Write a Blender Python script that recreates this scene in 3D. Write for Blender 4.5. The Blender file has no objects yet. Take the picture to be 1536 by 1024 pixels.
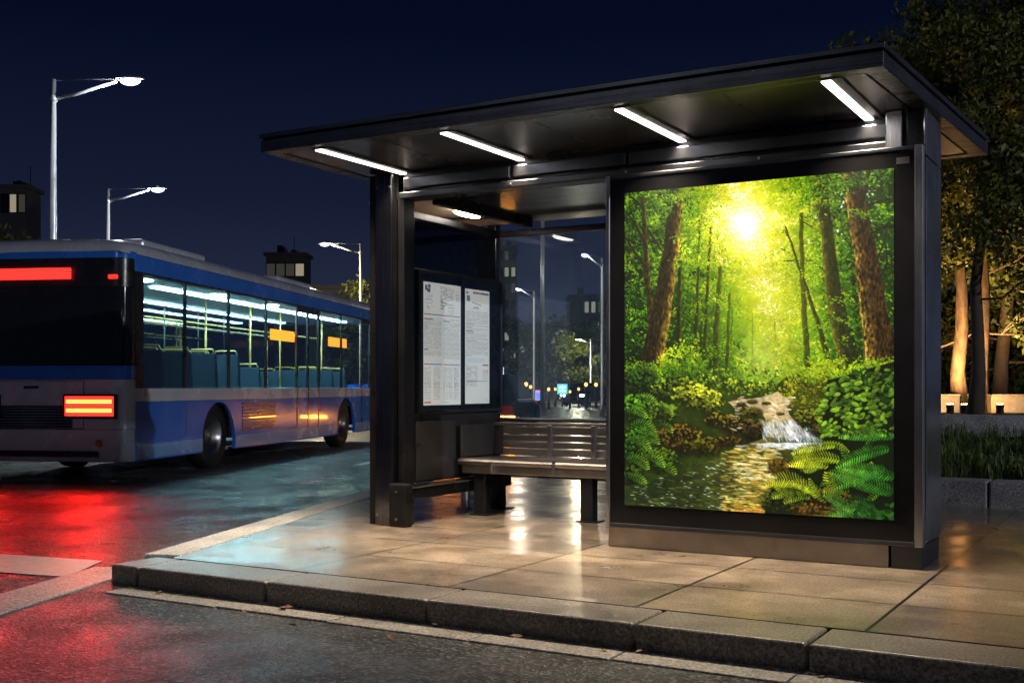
import bpy, bmesh, math, random
import numpy as np
from mathutils import Vector, Matrix

random.seed(7)
rng = np.random.default_rng(11)
SC = bpy.context.scene
COL = SC.collection
PI = math.pi
R = math.radians

# ------------------------------------------------------------------ camera frame
YAW = math.atan2(0.5026, 0.8645)
CA, SA = math.cos(YAW), math.sin(YAW)
EYE = 1.07
F = 1700.0

def at(px, d):
    """world x, y of something seen in photo column px at distance d"""
    r = (px - 768.0) / F * d
    return r * CA - d * SA, r * SA + d * CA

# ------------------------------------------------------------------ materials
def new_mat(name):
    m = bpy.data.materials.new(name)
    m.use_nodes = True
    nt = m.node_tree
    for n in list(nt.nodes):
        nt.nodes.remove(n)
    out = nt.nodes.new('ShaderNodeOutputMaterial')
    return m, nt, out

def N(nt, typ, **kw):
    n = nt.nodes.new(typ)
    for k, v in kw.items():
        if k.startswith('i_'):
            n.inputs[k[2:].replace('_', ' ')].default_value = v
        else:
            setattr(n, k, v)
    return n

def L(nt, a, b):
    nt.links.new(a, b)

def coords(nt, scale=(1, 1, 1), loc=(0, 0, 0), kind='Object'):
    tc = N(nt, 'ShaderNodeTexCoord')
    mp = N(nt, 'ShaderNodeMapping')
    mp.inputs['Scale'].default_value = scale
    mp.inputs['Location'].default_value = loc
    L(nt, tc.outputs[kind], mp.inputs['Vector'])
    return mp.outputs['Vector']

def ramp(nt, fac, stops):
    r = N(nt, 'ShaderNodeValToRGB')
    el = r.color_ramp.elements
    while len(el) > 1:
        el.remove(el[-1])
    el[0].position = stops[0][0]
    el[0].color = (*stops[0][1], 1)
    for p, c in stops[1:]:
        e = el.new(p)
        e.color = (*c, 1)
    L(nt, fac, r.inputs['Fac'])
    return r.outputs['Color']

def grey(v):
    return (v, v, v)

def paint(name, col, rough=0.4, metal=0.0, var=0.15, nscale=6.0, bump=0.0, bscale=80.0,
          rvar=0.1, stretch=(1, 1, 1), coat=0.0, spec=0.5):
    """general surface: colour broken up by noise, roughness varied, optional bump"""
    m, nt, out = new_mat(name)
    p = N(nt, 'ShaderNodeBsdfPrincipled')
    v = coords(nt, stretch)
    n = N(nt, 'ShaderNodeTexNoise', i_Scale=nscale, i_Detail=6.0, i_Roughness=0.6)
    L(nt, v, n.inputs['Vector'])
    lo = tuple(c * (1 - var) for c in col)
    hi = tuple(min(1, c * (1 + var)) for c in col)
    L(nt, ramp(nt, n.outputs['Fac'], [(0.3, lo), (0.7, hi)]), p.inputs['Base Color'])
    L(nt, ramp(nt, n.outputs['Fac'], [(0.3, grey(max(0.02, rough - rvar))), (0.7, grey(min(1, rough + rvar)))]), p.inputs['Roughness'])
    p.inputs['Metallic'].default_value = metal
    p.inputs['Coat Weight'].default_value = coat
    p.inputs['Specular IOR Level'].default_value = spec
    if bump:
        b = N(nt, 'ShaderNodeTexNoise', i_Scale=bscale, i_Detail=4.0)
        L(nt, v, b.inputs['Vector'])
        bp = N(nt, 'ShaderNodeBump', i_Strength=bump, i_Distance=0.01)
        L(nt, b.outputs['Fac'], bp.inputs['Height'])
        L(nt, bp.outputs['Normal'], p.inputs['Normal'])
    L(nt, p.outputs[0], out.inputs[0])
    return m

def lamp_mat(name, col, strength):
    m, nt, out = new_mat(name)
    e = N(nt, 'ShaderNodeEmission', i_Strength=strength)
    e.inputs['Color'].default_value = (*col, 1)
    L(nt, e.outputs[0], out.inputs[0])
    return m

def glass_mat(name, tint=(0.8, 0.9, 0.95), refl=1.0, rough=0.02, base=0.02, blue_haze=0.0):
    m, nt, out = new_mat(name)
    t = N(nt, 'ShaderNodeBsdfTransparent')
    t.inputs['Color'].default_value = (*tint, 1)
    g = N(nt, 'ShaderNodeBsdfGlossy')
    g.inputs['Roughness'].default_value = rough
    g.inputs['Color'].default_value = (0.95, 0.97, 1, 1)
    lw = N(nt, 'ShaderNodeLayerWeight', i_Blend=0.5)
    pw = N(nt, 'ShaderNodeMath', operation='POWER')
    pw.inputs[1].default_value = 4.5
    L(nt, lw.outputs['Facing'], pw.inputs[0])
    mu = N(nt, 'ShaderNodeMath', operation='MULTIPLY_ADD')
    mu.inputs[1].default_value = 0.9 * refl
    mu.inputs[2].default_value = base + 0.02
    mu.use_clamp = True
    L(nt, pw.outputs[0], mu.inputs[0])
    mx = N(nt, 'ShaderNodeMixShader')
    L(nt, mu.outputs[0], mx.inputs[0])
    L(nt, t.outputs[0], mx.inputs[1])
    L(nt, g.outputs[0], mx.inputs[2])
    last = mx.outputs[0]
    if blue_haze:  # bluish haze put into the pane's colour in place of a reflection
        d = N(nt, 'ShaderNodeBsdfDiffuse')
        d.inputs['Color'].default_value = (0.55, 0.75, 1.0, 1)
        tl = N(nt, 'ShaderNodeBsdfTranslucent')
        tl.inputs['Color'].default_value = (0.55, 0.75, 1.0, 1)
        ad = N(nt, 'ShaderNodeAddShader')
        L(nt, d.outputs[0], ad.inputs[0])
        L(nt, tl.outputs[0], ad.inputs[1])
        nz = N(nt, 'ShaderNodeTexNoise', i_Scale=3.0, i_Detail=8.0)
        L(nt, coords(nt), nz.inputs['Vector'])
        m2 = N(nt, 'ShaderNodeMixShader')
        L(nt, ramp(nt, nz.outputs['Fac'], [(0.3, grey(blue_haze * .6)), (0.75, grey(blue_haze * 1.6))]), m2.inputs[0])
        L(nt, last, m2.inputs[1])
        L(nt, ad.outputs[0], m2.inputs[2])
        last = m2.outputs[0]
    L(nt, last, out.inputs[0])
    return m

def attr_mat(name, emit, rough=0.3, diffuse=0.0):
    """picture held in the mesh's own colours: print with a glow of its own"""
    m, nt, out = new_mat(name)
    a = N(nt, 'ShaderNodeAttribute', attribute_name='picture')
    p = N(nt, 'ShaderNodeBsdfPrincipled', i_Roughness=rough)
    if diffuse:
        L(nt, a.outputs['Color'], p.inputs['Base Color'])
    else:
        p.inputs['Base Color'].default_value = (0.01, 0.01, 0.01, 1)
    L(nt, a.outputs['Color'], p.inputs['Emission Color'])
    p.inputs['Emission Strength'].default_value = emit
    L(nt, p.outputs[0], out.inputs[0])
    return m

def brushed(name, col, rough=0.28, var=0.25, vertical=True, scale=60, metal=1.0):
    m, nt, out = new_mat(name)
    p = N(nt, 'ShaderNodeBsdfPrincipled', i_Metallic=metal)
    st = (scale, scale, 0.6) if vertical else (0.6, scale, scale)
    v = coords(nt, st)
    n = N(nt, 'ShaderNodeTexNoise', i_Scale=3.0, i_Detail=3.0)
    L(nt, v, n.inputs['Vector'])
    v2 = coords(nt)
    n2 = N(nt, 'ShaderNodeTexNoise', i_Scale=2.5, i_Detail=5.0, i_Roughness=0.65)
    L(nt, v2, n2.inputs['Vector'])
    L(nt, ramp(nt, n2.outputs['Fac'], [(0.3, tuple(c * (1 - var) for c in col)), (0.7, tuple(c * (1 + var) for c in col))]), p.inputs['Base Color'])
    L(nt, ramp(nt, n.outputs['Fac'], [(0.2, grey(rough - 0.06)), (0.8, grey(rough + 0.1))]), p.inputs['Roughness'])
    bp = N(nt, 'ShaderNodeBump', i_Strength=0.03, i_Distance=0.001)
    L(nt, n.outputs['Fac'], bp.inputs['Height'])
    L(nt, bp.outputs['Normal'], p.inputs['Normal'])
    p.inputs['Anisotropic'].default_value = 0.5
    L(nt, p.outputs[0], out.inputs[0])
    return m

def asphalt_mat():
    m, nt, out = new_mat('wet_asphalt')
    p = N(nt, 'ShaderNodeBsdfPrincipled')
    v = coords(nt)
    vo = N(nt, 'ShaderNodeTexVoronoi', i_Scale=62.0)
    L(nt, v, vo.inputs['Vector'])
    fine = N(nt, 'ShaderNodeTexNoise', i_Scale=160.0, i_Detail=3.0)
    L(nt, v, fine.inputs['Vector'])
    big = N(nt, 'ShaderNodeTexNoise', i_Scale=0.7, i_Detail=6.0, i_Roughness=0.65)
    L(nt, v, big.inputs['Vector'])
    c1 = ramp(nt, vo.outputs['Color'], [(0.1, (0.008, 0.008, 0.009)), (0.6, (0.035, 0.034, 0.035)), (0.86, (0.30, 0.28, 0.25))])  # pale stones, also wet sparkle put into the colour
    mx = N(nt, 'ShaderNodeMix', data_type='RGBA', blend_type='MULTIPLY', i_Factor=1.0)
    L(nt, c1, mx.inputs[6])
    L(nt, ramp(nt, big.outputs['Fac'], [(0.3, grey(0.7)), (0.7, grey(1.2))]), mx.inputs[7])
    L(nt, mx.outputs[2], p.inputs['Base Color'])
    L(nt, ramp(nt, big.outputs['Fac'], [(0.3, grey(0.36)), (0.7, grey(0.58))]), p.inputs['Roughness'])
    ad = N(nt, 'ShaderNodeMath', operation='ADD')
    L(nt, vo.outputs['Distance'], ad.inputs[0])
    L(nt, fine.outputs['Fac'], ad.inputs[1])
    bp = N(nt, 'ShaderNodeBump', i_Strength=1.0, i_Distance=0.014)
    L(nt, ad.outputs[0], bp.inputs['Height'])
    L(nt, bp.outputs['Normal'], p.inputs['Normal'])
    wn = N(nt, 'ShaderNodeTexNoise', i_Scale=1.3, i_Detail=8.0, i_Roughness=0.65)
    L(nt, v, wn.inputs['Vector'])
    L(nt, ramp(nt, wn.outputs['Fac'], [(0.42, grey(0.0)), (0.62, grey(0.9))]), p.inputs['Coat Weight'])
    L(nt, ramp(nt, wn.outputs['Fac'], [(0.4, grey(0.4)), (0.65, grey(0.16))]), p.inputs['Coat Roughness'])
    b2 = N(nt, 'ShaderNodeBump', i_Strength=0.5, i_Distance=0.008)
    L(nt, ad.outputs[0], b2.inputs['Height'])
    L(nt, b2.outputs['Normal'], p.inputs['Coat Normal'])
    L(nt, p.outputs[0], out.inputs[0])
    return m

def granite_mat(name, col, joints=True, wet=0.22, bump=0.25, offs=(0, 0, 0), film=0.0):
    m, nt, out = new_mat(name)
    p = N(nt, 'ShaderNodeBsdfPrincipled')
    v = coords(nt)
    sp = N(nt, 'ShaderNodeTexNoise', i_Scale=72.0, i_Detail=6.0, i_Roughness=0.8)
    L(nt, v, sp.inputs['Vector'])
    big = N(nt, 'ShaderNodeTexNoise', i_Scale=1.6, i_Detail=8.0, i_Roughness=0.62)
    L(nt, v, big.inputs['Vector'])
    c = ramp(nt, sp.outputs['Fac'], [(0.38, tuple(x * 0.22 for x in col)), (0.5, col), (0.62, tuple(min(1, x * 2.1) for x in col))])
    mx = N(nt, 'ShaderNodeMix', data_type='RGBA', blend_type='MULTIPLY', i_Factor=1.0)
    L(nt, c, mx.inputs[6])
    L(nt, ramp(nt, big.outputs['Fac'], [(0.3, grey(0.5)), (0.5, grey(0.95)), (0.75, grey(1.2))]), mx.inputs[7])
    colout = mx.outputs[2]
    height = sp.outputs['Fac']
    if joints:
        vb = coords(nt, (1, 1, 1), offs)
        br = N(nt, 'ShaderNodeTexBrick', offset=0.0, offset_frequency=2, squash=1.0)
        br.inputs['Scale'].default_value = 1.0
        br.inputs['Mortar Size'].default_value = 0.010
        br.inputs['Mortar Smooth'].default_value = 0.1
        br.inputs['Brick Width'].default_value = 1.1
        br.inputs['Row Height'].default_value = 0.7
        br.inputs['Color1'].default_value = (0.66, 0.66, 0.68, 1)
        br.inputs['Color2'].default_value = (1.15, 1.12, 1.06, 1)
        br.inputs['Mortar'].default_value = (0.04, 0.035, 0.03, 1)
        L(nt, vb, br.inputs['Vector'])
        m2 = N(nt, 'ShaderNodeMix', data_type='RGBA', blend_type='MULTIPLY', i_Factor=1.0)
        L(nt, colout, m2.inputs[6])
        L(nt, br.outputs['Color'], m2.inputs[7])
        colout = m2.outputs[2]
        gv = N(nt, 'ShaderNodeTexVoronoi', i_Scale=2.3)
        L(nt, v, gv.inputs['Vector'])
        m3 = N(nt, 'ShaderNodeMix', data_type='RGBA', blend_type='MULTIPLY', i_Factor=1.0)
        L(nt, colout, m3.inputs[6])
        L(nt, ramp(nt, gv.outputs['Distance'], [(0.035, grey(0.45)), (0.055, grey(1.0))]), m3.inputs[7])
        colout = m3.outputs[2]
        inv = N(nt, 'ShaderNodeMath', operation='MULTIPLY_ADD')
        inv.inputs[1].default_value = -2.0
        L(nt, br.outputs['Fac'], inv.inputs[0])
        L(nt, sp.outputs['Fac'], inv.inputs[2])
        height = inv.outputs[0]
    L(nt, colout, p.inputs['Base Color'])
    L(nt, ramp(nt, big.outputs['Fac'], [(0.25, grey(wet)), (0.8, grey(wet + 0.18))]), p.inputs['Roughness'])
    bp = N(nt, 'ShaderNodeBump', i_Strength=bump, i_Distance=0.003)
    L(nt, height, bp.inputs['Height'])
    L(nt, bp.outputs['Normal'], p.inputs['Normal'])
    if film:
        wn = N(nt, 'ShaderNodeTexNoise', i_Scale=2.1, i_Detail=7.0, i_Roughness=0.6)
        L(nt, v, wn.inputs['Vector'])
        L(nt, ramp(nt, wn.outputs['Fac'], [(0.36, grey(0.15)), (0.54, grey(film))]), p.inputs['Coat Weight'])
        L(nt, ramp(nt, wn.outputs['Fac'], [(0.36, grey(0.24)), (0.62, grey(0.09))]), p.inputs['Coat Roughness'])
        p.inputs['Coat IOR'].default_value = 1.4
        b2 = N(nt, 'ShaderNodeBump', i_Strength=bump * 0.5, i_Distance=0.003)
        L(nt, height, b2.inputs['Height'])
        L(nt, b2.outputs['Normal'], p.inputs['Coat Normal'])
    L(nt, p.outputs[0], out.inputs[0])
    return m

def leaf_mat(name, c0, c1, trans=0.35):
    m, nt, out = new_mat(name)
    v = coords(nt)
    n = N(nt, 'ShaderNodeTexNoise', i_Scale=4.0, i_Detail=4.0)
    L(nt, v, n.inputs['Vector'])
    c = ramp(nt, n.outputs['Fac'], [(0.3, c0), (0.7, c1)])
    d = N(nt, 'ShaderNodeBsdfPrincipled', i_Roughness=0.55)
    L(nt, c, d.inputs['Base Color'])
    t = N(nt, 'ShaderNodeBsdfTranslucent')
    L(nt, c, t.inputs['Color'])
    mx = N(nt, 'ShaderNodeMixShader')
    mx.inputs[0].default_value = trans
    L(nt, d.outputs[0], mx.inputs[1])
    L(nt, t.outputs[0], mx.inputs[2])
    L(nt, mx.outputs[0], out.inputs[0])
    return m

M = {}
M['asphalt'] = asphalt_mat()
M['pavement'] = granite_mat('wet_granite_paving', (0.22, 0.18, 0.14), True, 0.24, 0.22, (0.06, -5.09 + 0.7 * 8, 0), 1.0)
M['kerb'] = granite_mat('granite_kerb', (0.19, 0.165, 0.14), False, 0.3, 0.5, film=0.5)
M['gutter'] = granite_mat('gutter_slab', (0.36, 0.33, 0.29), False, 0.4, 0.4)
M['edge_strip'] = granite_mat('edge_stone', (0.5, 0.46, 0.41), False, 0.38, 0.35)
M['planter_stone'] = granite_mat('planter_granite', (0.3, 0.3, 0.31), False, 0.5, 0.4)
M['white_line'] = paint('road_paint', (0.68, 0.66, 0.63), 0.45, var=0.25, nscale=30, bump=0.3, bscale=150)
M['soil'] = paint('soil', (0.03, 0.025, 0.018), 0.9, var=0.4, bump=0.6, bscale=30)
M['far_ground'] = paint('verge', (0.03, 0.04, 0.02), 0.85, var=0.4, nscale=2)
M['black_metal'] = paint('black_powder_coat', (0.022, 0.023, 0.026), 0.3, 0.6, var=0.25, nscale=3, bump=0.04, bscale=300, rvar=0.08)
M['dark_metal'] = brushed('dark_brushed_metal', (0.085, 0.09, 0.105), 0.38)
M['column_metal'] = brushed('column_metal', (0.2, 0.2, 0.22), 0.22)
M['fascia_metal'] = brushed('fascia_metal', (0.16, 0.155, 0.165), 0.26, vertical=False)
M['silver'] = brushed('silver_trim', (0.42, 0.42, 0.43), 0.3)
M['side_metal'] = brushed('pillar_metal', (0.42, 0.44, 0.48), 0.2, metal=0.95)
M['plinth_metal'] = brushed('plinth_metal', (0.3, 0.27, 0.25), 0.34, vertical=False)
M['soffit'] = paint('soffit_panel', (0.30, 0.29, 0.285), 0.24, 0.95, var=0.12, nscale=1.2, rvar=0.04)
M['inner_soffit'] = paint('inner_soffit_panel', (0.09, 0.085, 0.085), 0.1, 0.85, var=0.2, nscale=1.2, rvar=0.05)
M['cream_panel'] = paint('cream_ceiling_panel', (0.62, 0.56, 0.48), 0.4, var=0.1)
M['bezel'] = paint('black_glass_bezel', (0.006, 0.006, 0.007), 0.12, var=0.2, rvar=0.03)
M['dark_panel'] = paint('dark_side_panel', (0.05, 0.05, 0.055), 0.35, 0.4, var=0.2)
M['bench_metal'] = brushed('bench_metal', (0.36, 0.33, 0.31), 0.36, vertical=False)
M['rubber'] = paint('rubber', (0.015, 0.015, 0.015), 0.7, var=0.3)
M['strip'] = lamp_mat('led_strip', (1.0, 0.95, 0.9), 7)
M['oval'] = lamp_mat('oval_ceiling_lamp', (1.0, 0.86, 0.68), 22)
M['street_led'] = lamp_mat('street_led', (0.86, 0.92, 1.0), 5)
M['added_right_led'] = lamp_mat('added_right_led', (0.9, 0.92, 1.0), 5)  # lens of the added far right lamp
M['street_tree'] = lamp_mat('street_tree', (1.0, 0.93, 0.78), 5)
M['added_left_led'] = lamp_mat('added_left_led', (0.8, 0.88, 1.0), 5)  # lens of the added near left lamp
M['warm_led'] = lamp_mat('warm_ground_led', (1.0, 0.62, 0.25), 60)
M['glass'] = glass_mat('clear_glass', (0.86, 0.92, 0.96), 1.0, 0.01, 0.015)
M['rear_glass'] = glass_mat('hazy_glass', (0.84, 0.92, 0.97), 1.0, 0.01, 0.012, 0.05)  # rear panes carry the painted bluish haze
M['smoked_glass'] = glass_mat('smoked_glass', (0.16, 0.2, 0.25), 1.3, 0.01, 0.05)
M['bus_glass'] = glass_mat('bus_glass', (0.62, 0.75, 0.78), 1.0, 0.01, 0.03)
M['dark_glass'] = paint('dark_glass', (0.012, 0.015, 0.018), 0.06, var=0.2, rvar=0.02)
M['bus_white'] = paint('bus_white_paint', (0.68, 0.70, 0.77), 0.25, 0.15, var=0.08, nscale=2, coat=0.5)
M['bus_blue'] = paint('bus_blue_paint', (0.03, 0.2, 0.78), 0.22, 0.1, var=0.12, nscale=2, coat=0.6)
M['bus_light_blue'] = paint('bus_light_blue_paint', (0.2, 0.42, 0.8), 0.25, 0.1, var=0.1, nscale=2, coat=0.6)
M['bus_dark'] = paint('bus_black_trim', (0.015, 0.016, 0.018), 0.3, var=0.2)
M['bus_floor'] = paint('bus_floor', (0.06, 0.06, 0.07), 0.5)
M['bus_inner'] = paint('bus_lining', (0.5, 0.62, 0.64), 0.5, var=0.1)
M['seat_fabric'] = paint('seat_fabric', (0.02, 0.06, 0.09), 0.8, var=0.3, nscale=40)
M['seat_shell'] = paint('seat_shell', (0.05, 0.1, 0.12), 0.4)
M['handrail'] = paint('handrail', (0.5, 0.35, 0.08), 0.3, 0.3)
M['bus_light'] = lamp_mat('bus_cabin_light', (0.66, 0.95, 1.0), 60)
M['bus_spot'] = lamp_mat('bus_cabin_downlight', (0.92, 1.0, 0.92), 30)
M['amber_led'] = lamp_mat('amber_led', (1.0, 0.28, 0.02), 5)
M['amber_lamp'] = lamp_mat('amber_lamp', (1.0, 0.3, 0.03), 40)
M['globe_lamp'] = lamp_mat('amber_globe', (1.0, 0.42, 0.1), 3.5)
M['red_lamp'] = lamp_mat('red_tail_lamp', (1.0, 0.008, 0.006), 9)
M['red_hot'] = lamp_mat('brake_led_row', (1.0, 0.22, 0.03), 6)
M['red_marker'] = lamp_mat('red_marker', (1.0, 0.02, 0.015), 3)
M['red_dim'] = lamp_mat('dim_red_tail_lamp', (1.0, 0.02, 0.01), 0.12)
M['head_lamp'] = lamp_mat('head_lamp', (1.0, 0.9, 0.75), 40)
M['window_lit'] = lamp_mat('lit_window', (1.0, 0.86, 0.62), 0.3)
M['window_dim'] = lamp_mat('dim_window', (0.75, 0.72, 0.62), 0.05)
M['window_dark'] = paint('dark_window', (0.012, 0.016, 0.022), 0.1)
M['concrete'] = paint('dark_concrete', (0.14, 0.14, 0.16), 0.8, var=0.15, nscale=0.6)
M['pale_wall'] = paint('pale_render', (0.5, 0.47, 0.42), 0.8, var=0.1)
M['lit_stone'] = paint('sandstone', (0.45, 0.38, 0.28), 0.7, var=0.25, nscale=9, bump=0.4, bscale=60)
M['lamp_pole'] = paint('galvanised_pole', (0.55, 0.56, 0.58), 0.35, 0.5, var=0.1, nscale=3)
M['bark'] = paint('bark', (0.065, 0.042, 0.025), 0.85, var=0.75, nscale=16, bump=0.9, bscale=26, stretch=(1, 1, 0.3))
M['dark_bark'] = paint('dark_bark', (0.06, 0.045, 0.032), 0.85, var=0.4, nscale=10, bump=0.8, bscale=20, stretch=(1, 1, 0.3))
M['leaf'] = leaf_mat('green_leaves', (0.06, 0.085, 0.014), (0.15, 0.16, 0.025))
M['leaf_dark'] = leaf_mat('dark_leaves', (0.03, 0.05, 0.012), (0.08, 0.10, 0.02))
M['grass'] = leaf_mat('grass_blades', (0.045, 0.085, 0.014), (0.12, 0.17, 0.03), 0.3)
M['car_paint'] = paint('car_paint', (0.03, 0.033, 0.04), 0.2, 0.3, var=0.1, coat=1.0)
M['car_red'] = paint('car_paint_red', (0.16, 0.02, 0.02), 0.2, 0.2, var=0.1, coat=1.0)
M['amber_reflector'] = paint('amber_reflector', (0.5, 0.12, 0.01), 0.2)
M['dead_leaf'] = paint('dead_leaf', (0.22, 0.10, 0.03), 0.6, var=0.4, nscale=30)
M['cyan_screen'] = lamp_mat('cyan_screen', (0.12, 0.75, 1.0), 1.5)
M['blue_screen'] = lamp_mat('blue_screen', (0.1, 0.3, 1.0), 1.6)
M['pink_screen'] = lamp_mat('pink_screen', (1.0, 0.25, 0.6), 1.4)
M['pale_screen'] = lamp_mat('pale_screen', (0.6, 0.95, 1.0), 2.2)
M['iron'] = paint('cast_iron', (0.04, 0.038, 0.036), 0.4, 0.7, var=0.3, nscale=20, bump=0.5, bscale=60)
M['poster'] = attr_mat('poster_print', 1.15, 0.12)
M['sheet'] = attr_mat('timetable_print', 0.5, 0.4, 1.0)  # the sheets are given a glow of their own

# ------------------------------------------------------------------ mesh helpers
class MB:
    def __init__(s):
        s.v, s.f = [], []

    def add(s, verts, faces):
        b = len(s.v)
        s.v.extend([tuple(v) for v in verts])
        s.f.extend([tuple(b + i for i in f) for f in faces])
        return s

    def box(s, x0, x1, y0, y1, z0, z1):
        return s.add([(x0, y0, z0), (x1, y0, z0), (x1, y1, z0), (x0, y1, z0), (x0, y0, z1), (x1, y0, z1), (x1, y1, z1), (x0, y1, z1)],
                     [(0, 3, 2, 1), (4, 5, 6, 7), (0, 1, 5, 4), (1, 2, 6, 5), (2, 3, 7, 6), (3, 0, 4, 7)])

    def prism(s, poly, z0, z1):
        n = len(poly)
        v = [(p[0], p[1], z0) for p in poly] + [(p[0], p[1], z1) for p in poly]
        f = [tuple(range(n - 1, -1, -1)), tuple(range(n, 2 * n))]
        f += [(i, (i + 1) % n, n + (i + 1) % n, n + i) for i in range(n)]
        return s.add(v, f)

    def side_prism(s, poly, x0, x1):
        """poly of (y, z), extruded along x"""
        n = len(poly)
        v = [(x0, p[0], p[1]) for p in poly] + [(x1, p[0], p[1]) for p in poly]
        f = [tuple(range(n - 1, -1, -1)), tuple(range(n, 2 * n))]
        f += [(i, (i + 1) % n, n + (i + 1) % n, n + i) for i in range(n)]
        return s.add(v, f)

    def tube(s, pts, rad, n=8, cap=True):
        pts = [Vector(p) for p in pts]
        if not hasattr(rad, '__len__'):
            rad = [rad] * len(pts)
        rings = []
        up = Vector((0, 0, 1))
        for i, p in enumerate(pts):
            t = (pts[min(i + 1, len(pts) - 1)] - pts[max(i - 1, 0)]).normalized()
            a = up if abs(t.dot(up)) < 0.95 else Vector((1, 0, 0))
            u = t.cross(a).normalized()
            w = t.cross(u)
            rings.append([p + (u * math.cos(2 * PI * k / n) + w * math.sin(2 * PI * k / n)) * rad[i] for k in range(n)])
        v = [q for r in rings for q in r]
        f = []
        for i in range(len(pts) - 1):
            for k in range(n):
                f.append((i * n + k, i * n + (k + 1) % n, (i + 1) * n + (k + 1) % n, (i + 1) * n + k))
        if cap:
            f.append(tuple(range(n)))
            f.append(tuple(range(len(v) - n, len(v)))[::-1])
        return s.add(v, f)

    def ellipsoid(s, c, r, nu=16, nv=8):
        v, f = [], []
        for j in range(nv + 1):
            th = PI * j / nv
            for i in range(nu):
                ph = 2 * PI * i / nu
                v.append((c[0] + r[0] * math.sin(th) * math.cos(ph), c[1] + r[1] * math.sin(th) * math.sin(ph), c[2] + r[2] * math.cos(th)))
        for j in range(nv):
            for i in range(nu):
                f.append((j * nu + i, (j + 1) * nu + i, (j + 1) * nu + (i + 1) % nu, j * nu + (i + 1) % nu))
        return s.add(v, f)

    def lathe(s, prof, axis='z', n=24, c=(0, 0, 0), cap=True):
        """prof of (radius, along)"""
        v, f = [], []
        for r, a in prof:
            for k in range(n):
                q = 2 * PI * k / n
                if axis == 'z':
                    v.append((c[0] + r * math.cos(q), c[1] + r * math.sin(q), c[2] + a))
                else:
                    v.append((c[0] + a, c[1] + r * math.cos(q), c[2] + r * math.sin(q)))
        for j in range(len(prof) - 1):
            for k in range(n):
                f.append((j * n + k, j * n + (k + 1) % n, (j + 1) * n + (k + 1) % n, (j + 1) * n + k))
        if cap:
            f.append(tuple(range(n)))
            f.append(tuple(range(len(v) - n, len(v)))[::-1])
        return s.add(v, f)

    def build(s, name, mat, parent=None, bevel=0.0, smooth=False, seg=2):
        me = bpy.data.meshes.new(name)
        me.from_pydata(s.v, [], s.f)
        me.materials.append(mat)
        bm = bmesh.new()
        bm.from_mesh(me)
        bmesh.ops.recalc_face_normals(bm, faces=bm.faces)
        bm.to_mesh(me)
        bm.free()
        if smooth:
            me.polygons.foreach_set('use_smooth', [True] * len(me.polygons))
        o = bpy.data.objects.new(name, me)
        COL.objects.link(o)
        if parent is not None:
            o.parent = parent
        if bevel:
            b = o.modifiers.new('bevel', 'BEVEL')
            b.width = bevel
            b.segments = seg
            b.limit_method = 'ANGLE'
            b.angle_limit = R(40)
        return o

def box(name, mat, parent, *d, bevel=0.0):
    return MB().box(*d).build(name, mat, parent, bevel)

def tag(o, label=None, cat=None, group=None, kind=None):
    if label:
        o['label'] = label
    if cat:
        o['category'] = cat
    if group:
        o['group'] = group
    if kind:
        o['kind'] = kind
    return o

def thing(name, label, cat, loc=(0, 0, 0), rz=0.0, group=None, scale=1.0):
    o = bpy.data.objects.new(name, None)
    COL.objects.link(o)
    o.empty_display_size = 0.2
    o.location = loc
    o.rotation_euler = (0, 0, rz)
    o.scale = (scale, scale, scale)
    return tag(o, label, cat, group)

def dup(o, parent=None):
    c = o.copy()
    COL.objects.link(c)
    if parent is not None:
        c.parent = parent
    for ch in list(o.children):
        dup(ch, c)
    return c

def structure(o):
    o['kind'] = 'structure'
    return o

def grid_picture(name, img, p00, pu, pv, mat, parent):
    """img (H, W, 3) linear colours laid on a flat sheet; p00 top-left, pu along, pv down"""
    H, W, _ = img.shape
    us, vs = np.meshgrid(np.linspace(0, 1, W), np.linspace(0, 1, H))
    P = np.array(p00)[None, None] + us[..., None] * np.array(pu)[None, None] + vs[..., None] * np.array(pv)[None, None]
    idx = np.arange(H * W).reshape(H, W)
    q = np.stack([idx[:-1, :-1], idx[1:, :-1], idx[1:, 1:], idx[:-1, 1:]], -1).reshape(-1, 4)
    me = bpy.data.meshes.new(name)
    me.vertices.add(H * W)
    me.vertices.foreach_set('co', P.reshape(-1).astype(np.float32))
    me.loops.add(q.size)
    me.loops.foreach_set('vertex_index', q.reshape(-1).astype(np.int32))
    me.polygons.add(len(q))
    me.polygons.foreach_set('loop_start', (np.arange(len(q)) * 4).astype(np.int32))
    me.update(calc_edges=True)
    a = me.color_attributes.new('picture', 'FLOAT_COLOR', 'POINT')
    rgba = np.ones((H * W, 4), np.float32)
    rgba[:, :3] = img.reshape(-1, 3)
    a.data.foreach_set('color', rgba.reshape(-1))
    me.materials.append(mat)
    o = bpy.data.objects.new(name, me)
    COL.objects.link(o)
    o.parent = parent
    return o

# ------------------------------------------------------------------ world
w = bpy.data.worlds.new('World')
SC.world = w
w.use_nodes = True
nt = w.node_tree
bg = nt.nodes['Background']
tc = N(nt, 'ShaderNodeTexCoord')
sx = N(nt, 'ShaderNodeSeparateXYZ')
L(nt, tc.outputs['Generated'], sx.inputs[0])
L(nt, ramp(nt, sx.outputs['Z'], [(0.0, (0.022, 0.028, 0.055)), (0.06, (0.018, 0.0235, 0.050)), (0.16, (0.0075, 0.0115, 0.032)), (0.3, (0.0014, 0.0036, 0.0155)), (0.8, (0.0008, 0.002, 0.010))]), bg.inputs['Color'])
bg.inputs['Strength'].default_value = 1.0

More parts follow.
